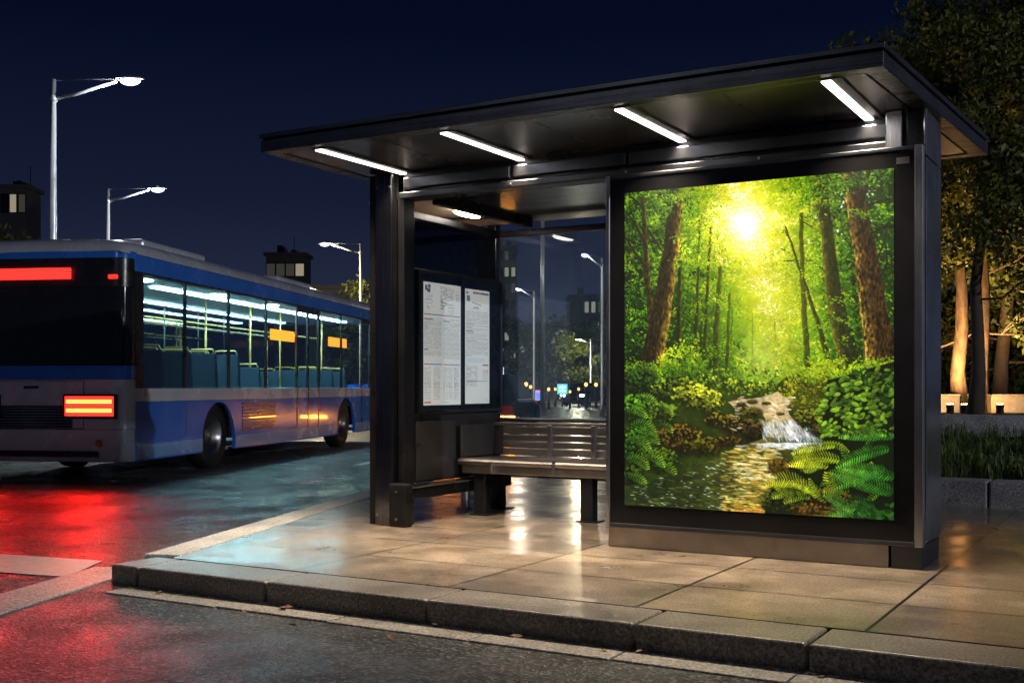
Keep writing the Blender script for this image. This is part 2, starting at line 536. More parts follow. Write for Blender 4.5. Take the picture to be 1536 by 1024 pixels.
# ------------------------------------------------------------------ camera
cam = bpy.data.cameras.new('camera')
cam.sensor_width = 36
cam.lens = 36 * F / 1536
cam.shift_y = (581 - 512) / 1536
cam.clip_end = 2000
co = bpy.data.objects.new('camera', cam)
COL.objects.link(co)
co.location = (0, 0, EYE)
co.rotation_euler = (PI / 2, 0, YAW)
SC.camera = co

# ------------------------------------------------------------------ ground
ZR = -0.11
CX, CY = -5.565, 4.72
RD = Vector((-0.335, 0.942)).normalized()        # direction of the main road
RN = Vector((RD.y, -RD.x))                       # to its right

def along(s, off=0.0):
    p = Vector((CX, CY)) + RD * s + RN * off
    return (p.x, p.y)

g = MB().add([(-900, -900, ZR - 0.004), (900, -900, ZR - 0.004), (900, 900, ZR - 0.004), (-900, 900, ZR - 0.004)], [(0, 1, 2, 3)])
structure(g.build('road', M['asphalt']))
pv = [(CX + 0.12, CY + 0.345), (30, CY + 0.345), (30, 10.93), (-3.6, 10.93), (-4.6, 14.0), along(14.0, 2.6), along(11.5, 2.0), along(34, 2.0), along(34), along(0.36)]
pv = [(CX + 0.13, CY + 0.37), (30, CY + 0.37), (30, 10.95), (-3.3, 10.95), along(13, 4.4), along(34, 4.4), along(34, 0.262), along(0.48, 0.262)]
structure(MB().prism(pv, -0.4, 0.0).build('pavement', M['pavement']))
vg = [along(13.2, 4.41), (-3.2, 10.97), (60, 10.97), (60, 120), along(120, 5), along(34, 4.41)]
structure(MB().prism(vg, -0.5, -0.03).build('verge', M['far_ground']))

# kerb: stones with open joints, one piece of setting
k = MB()
xs = [CX, -5.33, -4.317, -3.245, -2.104, -1.316, -0.2, 0.9, 2.0, 3.1, 4.2, 5.3]
for a, b in zip(xs[:-1], xs[1:]):
    k.box(a + 0.006, b - 0.006, CY + random.uniform(-0.004, 0.004), CY + 0.362, -0.3, 0.002 + random.uniform(-0.003, 0.003))
structure(k.build('kerb', M['kerb'], bevel=0.016, seg=3))
# gutter slabs lying flush in the asphalt in front of the kerb
k = MB()
x = CX + 0.25
while x < 6:
    l = random.uniform(0.72, 0.9)
    k.box(x, x + l - 0.012, 4.465 + random.uniform(-.006, .006), 4.612 + random.uniform(-.006, .006), ZR - 0.05, ZR + 0.006 + random.uniform(-.002, .003))
    x += l
structure(k.build('gutter', M['gutter'], bevel=0.006))
# edge strip of pale stones along the main road, running across the side street's mouth
k = MB()
s = -14.0
while s < -0.2:
    l = 1.6 if s < -1.7 else 1.72
    k.prism([along(s, -0.05), along(s + l - 0.006, -0.05), along(s + l - 0.006, -0.40), along(s, -0.40)][::-1], ZR - 0.05, ZR + 0.004)
    s += l
structure(k.build('edge_strip', M['edge_strip']))
k = MB()
s = 0.40
while s < 34:
    l = 1.25
    k.prism([along(s + 0.004, 0.0), along(s + 0.004, 0.255), along(s + l - 0.004, 0.255), along(s + l - 0.004, 0.0)], -0.3, 0.004)
    s += l
structure(k.build('edge_kerb', M['edge_strip'], bevel=0.012))
# painted stop line and lane dashes
k = MB()
k.add([(-6.30, 5.28, ZR + 0.001), (-5.96, 4.72, ZR + 0.001), (-12.0, 3.55, ZR + 0.001), (-12.6, 4.2, ZR + 0.001)], [(0, 3, 2, 1)])
for s0 in (10.2, 15.5, 20.5, 26, 32):
    a, b, c, d = along(s0, -1.75), along(s0 + 2.4, -1.75), along(s0 + 2.4, -1.9), along(s0, -1.9)
    k.add([(*a, ZR + 0.001), (*b, ZR + 0.001), (*c, ZR + 0.001), (*d, ZR + 0.001)], [(0, 1, 2, 3)])
structure(k.build('road_marking', M['white_line']))
# manhole cover in the paving behind the bench
mx_, my_ = -4.6, 10.0
mh = thing('manhole_cover', 'round cast iron manhole cover set in the paving behind the bench', 'manhole cover', (mx_, my_, 0))
MB().lathe([(0.33, 0.0), (0.33, 0.006)], n=32).build('cover', M['iron'], mh)
rim = MB()
for q in range(32):
    a0, a1 = 2 * PI * q / 32, 2 * PI * (q + 1) / 32
    rim.add([(0.335 * math.cos(a0), 0.335 * math.sin(a0), 0.008), (0.39 * math.cos(a0), 0.39 * math.sin(a0), 0.008), (0.39 * math.cos(a1), 0.39 * math.sin(a1), 0.008), (0.335 * math.cos(a1), 0.335 * math.sin(a1), 0.008)], [(0, 1, 2, 3)])
rim.build('ring', M['silver'], mh)

# ------------------------------------------------------------------ bus shelter
sh = thing('bus_shelter', 'black metal and glass bus shelter with a flat overhanging roof lit by white strips', 'bus shelter', (-3.4, 7.2, 0))
def W(mb):
    """world coordinates to the shelter's own"""
    mb.v = [(v[0] + 3.4, v[1] - 7.2, v[2]) for v in mb.v]
    return mb
def sbox(name, mat, *d, bevel=0.004, parent=None):
    return W(MB().box(*d)).build(name, mat, parent or sh, bevel)

RL, RRt, RF, RB = -5.56, -1.245, 6.03, 8.86
RC = [(RL, RF), (-1.285, RF), (-1.13, 8.72), (-5.68, 8.92)]      # roof plan
def inset(poly, d):
    c = Vector((sum(p[0] for p in poly) / 4, sum(p[1] for p in poly) / 4))
    out = []
    n = len(poly)
    for i in range(n):
        p0, p1, p2 = Vector(poly[i - 1]), Vector(poly[i]), Vector(poly[(i + 1) % n])
        e1, e2 = (p1 - p0).normalized(), (p2 - p1).normalized()
        n1, n2 = Vector((-e1.y, e1.x)), Vector((-e2.y, e2.x))
        b = (n1 + n2) / (1 + n1.dot(n2))
        out.append(tuple(p1 + b * d))
    return out
def ring(mb, outer, inner, z0, z1):
    n = len(outer)
    v = [(*p, z0) for p in outer] + [(*p, z0) for p in inner] + [(*p, z1) for p in outer] + [(*p, z1) for p in inner]
    f = []
    for i in range(n):
        j = (i + 1) % n
        f += [(i, j, n + j, n + i), (2 * n + i, 3 * n + i, 3 * n + j, 2 * n + j), (i, 2 * n + i, 2 * n + j, j), (n + i, n + j, 3 * n + j, 3 * n + i)]
    return mb.add(v, f)
roof = W(MB().prism(inset(RC, 0.012), 2.79, 2.835)).build('roof', M['black_metal'], sh)
W(ring(MB(), RC, inset(RC, 0.11), 2.73, 2.812)).build('fascia', M['fascia_metal'], roof, 0.004)
W(MB().prism(inset(RC, -0.008), 2.824, 2.856)).build('roof_lip', M['fascia_metal'], roof, 0.004)
W(MB().prism(inset(RC, 0.128), 2.736, 2.78)).build('soffit', M['soffit'], roof, 0.003)
for xx in (-4.6, -3.45, -2.2):
    W(MB().box(xx - 0.003, xx + 0.003, 6.17, 7.16, 2.7345, 2.7365)).build('panel_seam', M['black_metal'], roof)
for xx in (-5.13, -4.083, -2.838, -1.61):
    hs = W(MB().box(xx - 0.04, xx + 0.085, 6.12, 7.175, 2.722, 2.737)).build('strip_light', M['soffit'], sh, 0.002)
    W(MB().box(xx - 0.026, xx + 0.026, 6.14, 7.16, 2.717, 2.7215)).build('diffuser', M['strip'], hs)
    al = bpy.data.lights.new('strip_light_beam', 'AREA')
    al.shape = 'RECTANGLE'
    al.size, al.size_y = 0.05, 1.0
    al.color = (1.0, 0.80, 0.58)
    al.energy = 50
    al.spread = R(98)
    ao = bpy.data.objects.new('strip_light_beam', al)
    COL.objects.link(ao)
    ao.parent = sh
    ao.location = (xx + 3.4, 6.65 - 7.2, 2.714)

# front beam and its panels
sbox('beam', M['black_metal'], -5.2, -1.5, 7.17, 7.33, 2.53, 2.729)
for x0, x1 in ((-5.13, -4.175), (-4.15, -3.25), (-3.225, -1.5)):
    sbox('beam_panel', M['dark_metal'], x0, x1, 7.145, 7.168, 2.60, 2.69, bevel=0.01)
sbox('beam_trim', M['dark_metal'], -5.16, -1.5, 7.13, 7.167, 2.525, 2.575, bevel=0.008)

# left column and its foot
sbox('column', M['column_metal'], -5.365, -5.2, 7.10, 7.32, 0, 2.728, bevel=0.012)
sbox('column_flange', M['black_metal'], -5.44, -5.37, 7.13, 7.31, 0, 2.728, bevel=0.008)
sbox('column_guide', M['dark_metal'], -5.195, -5.135, 7.17, 7.31, 0.0, 2.728, bevel=0.006)
sbox('column_foot', M['black_metal'], -5.205, -5.05, 7.06, 7.168, 0, 0.33, bevel=0.012)
# rear left post, rear right post
sbox('rear_post', M['column_metal'], -5.385, -5.29, 8.81, 8.90, 0, 2.73, bevel=0.01)
sbox('rear_post', M['column_metal'], -1.62, -1.5, 8.6, 8.70, 0, 2.73, bevel=0.01)

# left wall: rails, panes, lower panel
sbox('side_rail', M['dark_metal'], -5.33, -5.265, 7.325, 8.805, 2.43, 2.49, bevel=0.006)
sbox('side_rail', M['dark_metal'], -5.33, -5.265, 7.325, 8.805, 2.015, 2.035)
sbox('side_jamb', M['dark_metal'], -5.33, -5.255, 7.325, 7.46, 0.3, 2.428, bevel=0.006)
sbox('side_pane', M['smoked_glass'], -5.302, -5.294, 7.462, 8.805, 2.036, 2.429, bevel=0)
sbox('side_panel', M['dark_panel'], -5.325, -5.275, 7.462, 8.805, 0.30, 2.012, bevel=0.006)
sbox('side_panel', M['dark_panel'], -5.27, -5.245, 7.5, 8.08, 0.31, 0.80, bevel=0.01)
sbox('lower_rail', M['black_metal'], -5.27, -5.12, 7.17, 8.8, 0.195, 0.295, bevel=0.008)
sbox('lower_rail_lip', M['bench_metal'], -5.118, -5.108, 7.22, 8.1, 0.283, 0.292, bevel=0.002)
W(MB().tube([(-5.41, 8.48, 0), (-5.41, 8.48, 0.012), (-5.41, 8.48, 0.0121), (-5.41, 8.48, 0.3)], [0.075, 0.075, 0.04, 0.04], 16)).build('support_leg', M['silver'], sh, smooth=False)

# rear glass wall
sbox('rear_rail', M['silver'], -5.288, -1.63, 8.83, 8.90, 0.765, 0.80, bevel=0.01)
sbox('rear_rail', M['dark_metal'], -5.288, -1.63, 8.83, 8.90, 2.43, 2.485, bevel=0.006)
sbox('rear_pane', M['rear_glass'], -5.286, -3.66, 8.858, 8.866, 0.801, 2.429, bevel=0)
sbox('rear_pane', M['rear_glass'], -3.64, -1.63, 8.858, 8.866, 0.801, 2.429, bevel=0)
# lowered inner ceiling: pale lamp bay on the left, dark polished panels right of the joist
sbox('ceiling_joist', M['black_metal'], -4.985, -4.915, 7.335, 8.826, 2.495, 2.57, bevel=0.006)
cp = sbox('ceiling_panel', M['cream_panel'], -5.6, -4.99, 7.335, 8.825, 2.545, 2.57)
W(MB().box(-5.6, -4.992, 8.28, 8.36, 2.525, 2.544)).build('ceiling_bracket', M['dark_metal'], cp)
W(MB().ellipsoid((-5.085, 8.0, 2.515), (0.05, 0.2, 0.022), 20, 8)).build('oval_lamp', M['oval'], sh, smooth=True)
cpd = MB()
yy = 7.34
while yy < 8.8:
    cpd.box(-4.915, -1.5, yy, yy + 0.208, 2.545, 2.57)
    yy += 0.213
W(cpd).build('ceiling_panel', M['inner_soffit'], sh, 0.002)

for bx_, by_, bz_ in ((-5.34, 7.098, 0.08), (-5.225, 7.098, 0.08), (-5.34, 7.098, 2.62), (-5.225, 7.098, 2.62), (-5.13, 7.058, 0.06), (-5.13, 7.058, 0.27), (-4.163, 7.128, 2.55), (-3.238, 7.128, 2.55), (-2.3, 7.128, 2.55)):
    W(MB().tube([(bx_, by_ + 0.004, bz_), (bx_, by_ - 0.006, bz_)], 0.011, 6)).build('bolt', M['silver'], sh)

# ------------------------------------------------------------------ bench inside the shelter
bn = thing('bench', 'brushed metal bench with slatted back inside the glass shelter', 'bench', (-4.2, 8.3, 0))
def Bn(mb):
    mb.v = [(v[0] + 4.2, v[1] - 8.3, v[2]) for v in mb.v]
    return mb
seat = MB()
edges = [-5.2, -4.905, -4.60, -4.21, -3.86, -3.4]
def seat_piece(x0, x1):
    prof = [(8.03, 0.425), (8.025, 0.455), (8.04, 0.472), (8.08, 0.478), (8.3, 0.468), (8.53, 0.474), (8.56, 0.468), (8.56, 0.44), (8.05, 0.418)]
    return MB().side_prism(prof, x0, x1)
for i, (x0, x1) in enumerate(((-5.2, -4.30), (-4.275, -3.35))):
    Bn(seat_piece(x0, x1)).build('seat', M['bench_metal'], bn, 0.006)
Bn(MB().box(-5.17, -3.35, 8.05, 8.085, 0.352, 0.417)).build('seat_rail', M['bench_metal'], bn, 0.008)
Bn(MB().box(-5.17, -3.35, 8.46, 8.52, 0.30, 0.417)).build('support_beam', M['black_metal'], bn, 0.006)
for xx in (-4.87, -4.285):
    Bn(MB().box(xx - 0.014, xx + 0.014, 8.015, 8.047, 0.36, 0.46)).build('clamp', M['silver'], bn, 0.008)
for xx in (-5.02, -4.02):
    lg = Bn(MB().box(xx - 0.055, xx + 0.055, 8.088, 8.19, 0, 0.40)).build('leg', M['black_metal'], bn, 0.008)
    Bn(MB().box(xx - 0.08, xx + 0.10, 8.06, 8.22, 0.001, 0.012)).build('foot_plate', M['black_metal'], lg, 0.003)
for xx in (-5.19, -3.7):
    lg = Bn(MB().box(xx - 0.05, xx + 0.05, 8.64, 8.74, 0, 0.40)).build('leg', M['black_metal'], bn, 0.008)
    Bn(MB().box(xx - 0.05, xx + 0.12, 8.61, 8.77, 0.001, 0.012)).build('foot_plate', M['black_metal'], lg, 0.003)
Bn(MB().box(-5.215, -5.19, 8.08, 8.60, 0.48, 0.755)).build('end_panel', M['dark_panel'], bn, 0.008)
bk = Bn(MB().box(-5.19, -3.35, 8.60, 8.645, 0.735, 0.765)).build('backrest', M['bench_metal'], bn, 0.006)
for z0, z1 in ((0.665, 0.728), (0.605, 0.658), (0.545, 0.598), (0.48, 0.538)):
    Bn(MB().box(-5.10, -3.35, 8.612, 8.632, z0, z1)).build('back_slat', M['bench_metal'], bk, 0.004)
Bn(MB().box(-5.19, -5.103, 8.612, 8.634, 0.48, 0.733)).build('back_slat', M['dark_panel'], bk, 0.004)
for xx in (-4.62, -4.2, -3.78):
    Bn(MB().box(xx - 0.022, xx + 0.022, 8.575, 8.611, 0.44, 0.75)).build('back_bracket', M['silver'], bk, 0.006)

# ------------------------------------------------------------------ timetable board
tb = thing('timetable_board', 'glazed timetable case with two printed sheets on the shelter side wall', 'timetable', (-5.27, 8.13, 0.88))
def Tb(mb):
    mb.v = [(v[0] + 5.27, v[1] - 8.13, v[2] - 0.88) for v in mb.v]
    return mb
Tb(MB().box(-5.2745, -5.235, 7.50, 8.77, 0.885, 2.0)).build('back_board', M['bus_dark'], tb)
fr = MB()
fr.box(-5.2735, -5.21, 7.475, 7.505, 0.86, 2.02).box(-5.2735, -5.21, 8.765, 8.795, 0.86, 2.02)
fr.box(-5.2735, -5.21, 7.506, 8.764, 0.86, 0.888).box(-5.2735, -5.21, 7.506, 8.764, 1.992, 2.02)
fr.box(-5.234, -5.222, 8.135, 8.185, 0.89, 1.99)
Tb(fr).build('frame', M['dark_metal'], tb, 0.004)
Tb(MB().box(-5.221, -5.217, 7.508, 8.762, 0.89, 1.99)).build('cover_pane', M['glass'], tb)

def sheet_picture(Wd, Hd, kind):
    im = np.ones((Hd, Wd, 3)) * np.array([0.86, 0.78, 0.69])
    r = np.random.default_rng(5 + kind)
    def rect(x0, x1, y0, y1, c, a=1.0):
        xa, xb, ya, yb = int(x0 * Wd), max(int(x0 * Wd) + 1, int(x1 * Wd)), int(y0 * Hd), max(int(y0 * Hd) + 1, int(y1 * Hd))
        im[ya:yb, xa:xb] = im[ya:yb, xa:xb] * (1 - a) + np.array(c) * a
    def text(x0, x1, y0, y1, step, ink, dens=0.75, head=0.1):
        y = y0
        while y < y1:
            if r.random() < head:
                rect(x0, x0 + (x1 - x0) * r.uniform(.2, .5), y, y + step * 0.7, (0.05, 0.05, 0.06), 0.85)
            else:
                x = x0
                while x < x1 * 0.97:
                    l = r.uniform(0.02, 0.07)
                    if r.random() < dens:
                        rect(x, min(x1, x + l), y, y + step * 0.45, ink, r.uniform(.45, .8))
                    x += l + 0.012
            y += step
    ink = (0.16, 0.16, 0.18)
    red, blue = (0.55, 0.05, 0.04), (0.03, 0.15, 0.5)
    if kind == 0:
        rect(.05, .1, .03, .07, (.1, .1, .1)); rect(.12, .19, .02, .05, (.15, .13, .13)); rect(.1, .18, .055, .085, (.1, .1, .1))
        text(.05, .24, .1, .22, .014, ink, .7)
        text(.45, .82, .03, .25, .0115, ink, .75)
        text(.86, .97, .05, .15, .013, ink, .7)
        rect(.02, .2, .258, .267, red); rect(.2, .53, .258, .267, blue); rect(.53, .64, .258, .267, red); rect(.64, .98, .258, .267, (.1, .3, .45))
        text(.03, .49, .29, .60, .0085, (.22, .22, .23), .93, .05)
        text(.53, .97, .29, .62, .0085, (.22, .22, .23), .93, .05)
        rect(.02, .2, .662, .672, red); rect(.2, .48, .662, .672, blue); rect(.52, .65, .662, .672, red); rect(.65, .97, .664, .67, (.2, .3, .5))
        for cx in (.03, .27, .53, .66, .82):
            text(cx, cx + .17 if cx < .5 else cx + .12, .69, .95, .0095, (.2, .2, .22), .95, .02)
        rect(.03, .2, .968, .985, red, .7)
        text(.52, .7, .97, .99, .01, ink)
    else:
        rect(.06, .14, .03, .045, (.3, .12, .05)); rect(.32, .6, .025, .04, (.3, .15, .08)); rect(.62, .97, .025, .042, (.08, .08, .08))
        rect(.08, .2, .06, .11, (.2, .22, .25))
        for i in range(14):
            rect(.3 + i * .025, .33 + i * .025, .115 + i * .0015, .12 + i * .0015, (.1, .1, .1))
        rect(.35, .55, .155, .163, ink); rect(.25, .6, .17, .176, ink, .6)
        text(.06, .97, .195, .58, .0085, (.22, .22, .24), .92, .04)
        rect(.1, .8, .6, .64, (.7, .7, .68)); rect(.72, .95, .655, .668, red); 
        text(.06, .5, .67, .84, .014, ink, .75)
        text(.72, .95, .70, .78, .011, red, .8, 0)
        rect(.08, .92, .8, .805, (.08, .1, .15))
        text(.72, .95, .955, .98, .01, ink)
    return im
for kind, (y0, y1, zt, zb) in enumerate(((7.573, 8.13, 1.93, 0.925), (8.2, 8.60, 1.92, 0.93))):
    Wd = 150 if kind == 0 else 110
    o = grid_picture('timetable_sheet', sheet_picture(Wd, 260, kind), (0.0375, y0 - 8.13, zt - 0.88), (0, y1 - y0, 0), (0, 0, zb - zt), M['sheet'], tb)
    o['label'] = ('wide sheet of dense timetable columns with red and blue rules', 'narrow sheet with a small diagram and red notes')[kind]

# ------------------------------------------------------------------ advertising display
ad = thing('advertising_display', 'large backlit advertising cabinet showing a sunlit forest stream', 'billboard', (-2.27, 6.92, 0))
def A(mb):
    mb.v = [(v[0] + 2.27, v[1] - 6.92, v[2]) for v in mb.v]
    return mb
X0, X1 = -3.29, -1.25
A(MB().box(X0 + 0.012, X1 - 0.022, 6.955, 7.53, 0.135, 2.485)).build('cabinet', M['black_metal'], ad, 0.006)
pl = MB().box(X0 + 0.005, -1.45, 6.945, 7.52, 0, 0.134)
A(pl).build('plinth', M['plinth_metal'], ad, 0.004)
A(MB().box(-1.435, X1 - 0.012, 6.945, 7.52, 0, 0.134)).build('plinth', M['dark_metal'], ad, 0.004)
A(MB().box(X0 + 0.03, X1 - 0.05, 6.922, 6.954, 0.165, 2.462)).build('bezel', M['bezel'], ad)
A(MB().box(X0, X0 + 0.028, 6.912, 6.99, 0.135, 2.49)).build('frame_upright', M['silver'], ad, 0.006)
A(MB().box(X1 - 0.048, X1, 6.912, 6.985, 0.135, 2.49)).build('frame_upright', M['silver'], ad, 0.006)
A(MB().box(X0 + 0.0285, X1 - 0.0485, 6.912, 6.954, 0.136, 0.164)).build('frame_rail', M['dark_metal'], ad, 0.005)
A(MB().box(X0 + 0.0285, X1 - 0.0485, 6.912, 6.954, 2.463, 2.489)).build('frame_rail', M['dark_metal'], ad, 0.005)
A(MB().box(X1 - 0.02, X1 - 0.002, 7.045, 7.535, 0.145, 2.44)).build('side_cladding', M['side_metal'], ad, 0.006)
A(MB().box(X1 - 0.02, X1 - 0.003, 7.045, 7.535, 2.45, 2.73)).build('side_cladding', M['side_metal'], ad, 0.006)
A(MB().box(-1.49, -1.395, 7.05, 7.14, 2.486, 2.729)).build('roof_post', M['silver'], ad, 0.006)
A(MB().box(-1.37, X1 - 0.021, 7.06, 7.53, 2.486, 2.729)).build('roof_post', M['black_metal'], ad, 0.006)
A(MB().box(-1.40, -1.325, 6.9195, 6.9215, 2.385, 2.425)).build('label_plate', M['dark_panel'], ad, 0.0)

# ---- the printed picture: a woodland stream against the sun, painted stroke by stroke
PW, PH = 500, 600
def pcv(px, py):
    u = (px - 768.0) / F
    dx, dy = u * CA - SA, u * SA + CA
    t = 6.92 / dy
    x = t * dx
    z = EYE + (581.0 - py) / F * t
    return (x + 3.153) / 1.739 * PW, (2.365 - z) / 2.078 * PH
SXC = PW / 404.0

def forest():
    r = np.random.default_rng(3)
    gy, gx = np.mgrid[0:PH, 0:PW].astype(np.float64)
    img = np.zeros((PH, PW, 3))
    sun = pcv(1118, 338)
    S = SXC
    # centre line of the glowing gap between the trees
    cl_y = np.array([pcv(1110, y)[1] for y in (262, 300, 338, 400, 450, 500, 560, 600)])
    cl_x = np.array([pcv(x, 400)[0] for x in (1092, 1108, 1118, 1135, 1150, 1158, 1155, 1150)])
    cx = np.interp(gy, cl_y, cl_x)
    ky = np.interp(gy, cl_y, [0.75, 0.9, 1.0, 0.8, 0.85, 0.72, 0.5, 0.3])
    wy = np.interp(gy, cl_y, [62, 66, 70, 70, 66, 66, 62, 50]) * S
    sd = np.hypot(gx - sun[0], gy - sun[1]) / S
    asym = np.where(gx > cx, 1.25, 1.0)
    Lm = 0.93 * ky * np.exp(-np.abs((gx - cx) / (wy * asym)) ** 1.5) * 0.85 + 0.42 * np.exp(-(sd / 36) ** 1.2) + 0.16 * np.exp(-(sd / 170) ** 2)
    stops = np.array([0, .12, .3, .5, .7, .88, 1.1])
    cols = np.array([(10, 28, 5), (38, 82, 10), (100, 146, 16), (164, 188, 24), (222, 216, 44), (250, 242, 130), (255, 255, 228)]) / 255.0
    def rampc(l):
        l = np.clip(l, 0, 1.1)
        return np.stack([np.interp(l, stops, cols[:, c]) for c in range(3)], -1)
    img[:] = rampc(Lm * 0.85)

    def lum(x, y):
        return Lm[int(min(max(y, 0), PH - 1)), int(min(max(x, 0), PW - 1))]

    def stamp(x, y, rx, ry, ang, c, a=1.0, soft=1.6):
        m = max(rx, ry) * 1.3 + 1.5
        x0, x1, y0, y1 = int(max(0, x - m)), int(min(PW, x + m + 1)), int(max(0, y - m)), int(min(PH, y + m + 1))
        if x1 <= x0 or y1 <= y0:
            return
        dx = gx[y0:y1, x0:x1] - x
        dy = gy[y0:y1, x0:x1] - y
        ca, sa = math.cos(ang), math.sin(ang)
        d = ((dx * ca + dy * sa) / rx) ** 2 + ((-dx * sa + dy * ca) / ry) ** 2
        k = (np.clip((1.25 - d) * soft, 0, 1) * a)[..., None]
        img[y0:y1, x0:x1] = img[y0:y1, x0:x1] * (1 - k) + np.asarray(c) * k

    def mask(poly):
        pts = [pcv(*p) for p in poly]
        m = np.zeros((PH, PW), bool)
        n = len(pts)
        for i in range(n):
            (xa, ya), (xb, yb) = pts[i], pts[(i + 1) % n]
            if ya == yb:
                continue
            cond = ((ya > gy) != (yb > gy)) & (gx < (xb - xa) * (gy - ya) / (yb - ya) + xa)
            m ^= cond
        return m

    def c8(*c):
        return np.array(c) / 255.0

    def clumps(n, box_, rmin, rmax, gain, spread, dark, per=26, squash=0.42, a=0.92, sc=10):
        """leaf sprays: layered fans whose upper leaves catch the light"""
        for _ in range(n):
            px, py = r.uniform(box_[0], box_[2]), r.uniform(box_[1], box_[3])
            X, Y = pcv(px, py)
            tone = r.normal(0, spread)
            tilt = r.normal(0.15, 0.45)
            wx_, wy_ = sc * S * r.uniform(.7, 1.5), sc * S * r.uniform(.25, .5)
            base_an = tilt + r.normal(0, .3)
            o = r.normal(0, 1, (per, 2))
            o = o[np.argsort(-o[:, 1])]
            for q0, q1 in o:
                x = X + q0 * wx_ * math.cos(tilt) - q1 * wy_ * math.sin(tilt)
                y = Y + q0 * wx_ * math.sin(tilt) + q1 * wy_ * math.cos(tilt)
                l = lum(x, y) * gain + tone + r.normal(0, spread * 0.7) + dark - 0.07 * q1
                rr = r.uniform(rmin, rmax) * S * 0.8
                stamp(x, y, rr, rr * squash * r.uniform(.7, 1.3), base_an + r.normal(0, .55), rampc(np.array(max(l, .0))), a, 2.2)

    # far foliage
    clumps(330, (930, 250, 1345, 565), 1.6, 3.6, 0.95, 0.13, 0.03)
    # gaps of white sky up near the sun and right
    for px, py, n in ((1098, 275, 30), (1112, 295, 26), (1265, 300, 16), (1300, 290, 14), (1275, 355, 14), (1155, 430, 18), (1150, 455, 14), (1225, 330, 8), (1315, 310, 8)):
        X, Y = pcv(px, py)
        for _ in range(n):
            stamp(X + r.normal(0, 9 * S), Y + r.normal(0, 9 * S), r.uniform(1, 2.6) * S, r.uniform(.8, 2) * S, r.uniform(0, 3), c8(255, 255, 225), .8)

    def trunk(pts, w0, w1, c, edge=None, side=1, haze=0.0, tex=0):
        P = [pcv(*p) for p in pts]
        ys = np.array([p[1] for p in P]); xs_ = np.array([p[0] for p in P])
        o = np.argsort(ys)
        y0, y1 = int(max(0, ys.min())), int(min(PH, ys.max()))
        tt = np.clip((gy[y0:y1] - ys.min()) / max(1e-6, ys.max() - ys.min()), 0, 1)
        wob = np.sin(gy[y0:y1] * 0.09 + pts[0][0]) * 0.6 + np.sin(gy[y0:y1] * 0.23) * 0.4
        ctr = np.interp(gy[y0:y1], ys[o], xs_[o]) + wob
        hw = (w0 + (w1 - w0) * tt ** 1.3) * S / 2
        q = (gx[y0:y1] - ctr) / hw
        cov = np.clip((1.0 - np.abs(q)) * hw + 0.3, 0, 1)[..., None]
        col = np.ones(q.shape + (3,)) * np.asarray(c)
        if edge is not None:
            e = np.clip((q * side + 0.1) / 1.05, 0, 1)[..., None] ** 1.8
            col = col * (1 - e) + np.asarray(edge) * e
        if tex:
            nz = r.normal(0, 1, (y1 - y0, PW))
            kz = np.ones(7) / 7
            nz = np.apply_along_axis(lambda v: np.convolve(v, kz, 'same'), 0, nz) * 2.2
            k5 = np.array([1, 2, 3, 2, 1]) / 9
            nz = np.apply_along_axis(lambda v: np.convolve(v, np.ones(3) / 3, 'same'), 1, nz) * 1.5
            nz2 = r.normal(0, 1, (y1 - y0, PW))
            for _ in range(3):
                nz2 = np.apply_along_axis(lambda v: np.convolve(v, k5, 'same'), 0, nz2)
                nz2 = np.apply_along_axis(lambda v: np.convolve(v, k5, 'same'), 1, nz2)
            nz2 *= 6
            col = np.clip(col * np.clip(1 + tex * (0.6 * nz + 0.15 * nz2)[..., None], .15, 2.2), 0, 1)
        if haze:
            hz = rampc(Lm[y0:y1] * 0.85)
            col = col * (1 - haze) + hz * haze
        img[y0:y1] = img[y0:y1] * (1 - cov) + col * cov

    def branch(pts, w0, w1, c):
        P = [Vector((*pcv(*p), 0)) for p in pts]
        tot = sum((P[i + 1] - P[i]).length for i in range(len(P) - 1))
        acc = 0
        for i in range(len(P) - 1):
            l = (P[i + 1] - P[i]).length
            n = int(l / 0.8) + 1
            for k_ in range(n):
                t = k_ / n
                p = P[i].lerp(P[i + 1], t)
                ww = (w0 + (w1 - w0) * (acc + l * t) / tot) * S / 2
                stamp(p.x, p.y, ww + .3, ww + .3, 0, c, .8)
            acc += l

    # far trunks, hazed by the light
    for pts, w0, w1, hz in (([(1018, 430), (1016, 550)], 6, 9, .15), ([(1049, 375), (1045, 460), (1042, 545)], 3, 8, .3), ([(1055, 420), (1050, 548)], 3, 6, .4),
                            ([(1066, 360), (1061, 430), (1056, 555)], 3, 7, .2), ([(1080, 420), (1075, 480), (1072, 560)], 7, 12, .35), ([(1094, 455), (1090, 555)], 4, 6, .45),
                            ([(1098, 460), (1096, 540)], 2, 3, .5), ([(1036, 440), (1034, 540)], 2, 4, .4), ([(946, 360), (942, 420)], 9, 11, 0),
                            ([(1201, 330), (1203, 420), (1211, 548)], 6, 10, .45), ([(1178, 345), (1198, 400), (1222, 470), (1245, 545)], 3, 9, .28),
                            ([(1268, 300), (1278, 400), (1292, 540)], 4, 8, .15), ([(1318, 380), (1322, 520)], 4, 6, .1), ([(1162, 480), (1164, 540)], 2, 3, .6), ([(1128, 470), (1129, 535)], 2, 3, .65)):
        trunk(pts, w0, w1, c8(32, 36, 12), haze=hz)
    trunk([(1226, 262), (1236, 330), (1247, 420), (1262, 500), (1276, 545)], 18, 32, c8(32, 32, 10), edge=c8(112, 108, 22), side=-1, haze=.08, tex=.5)
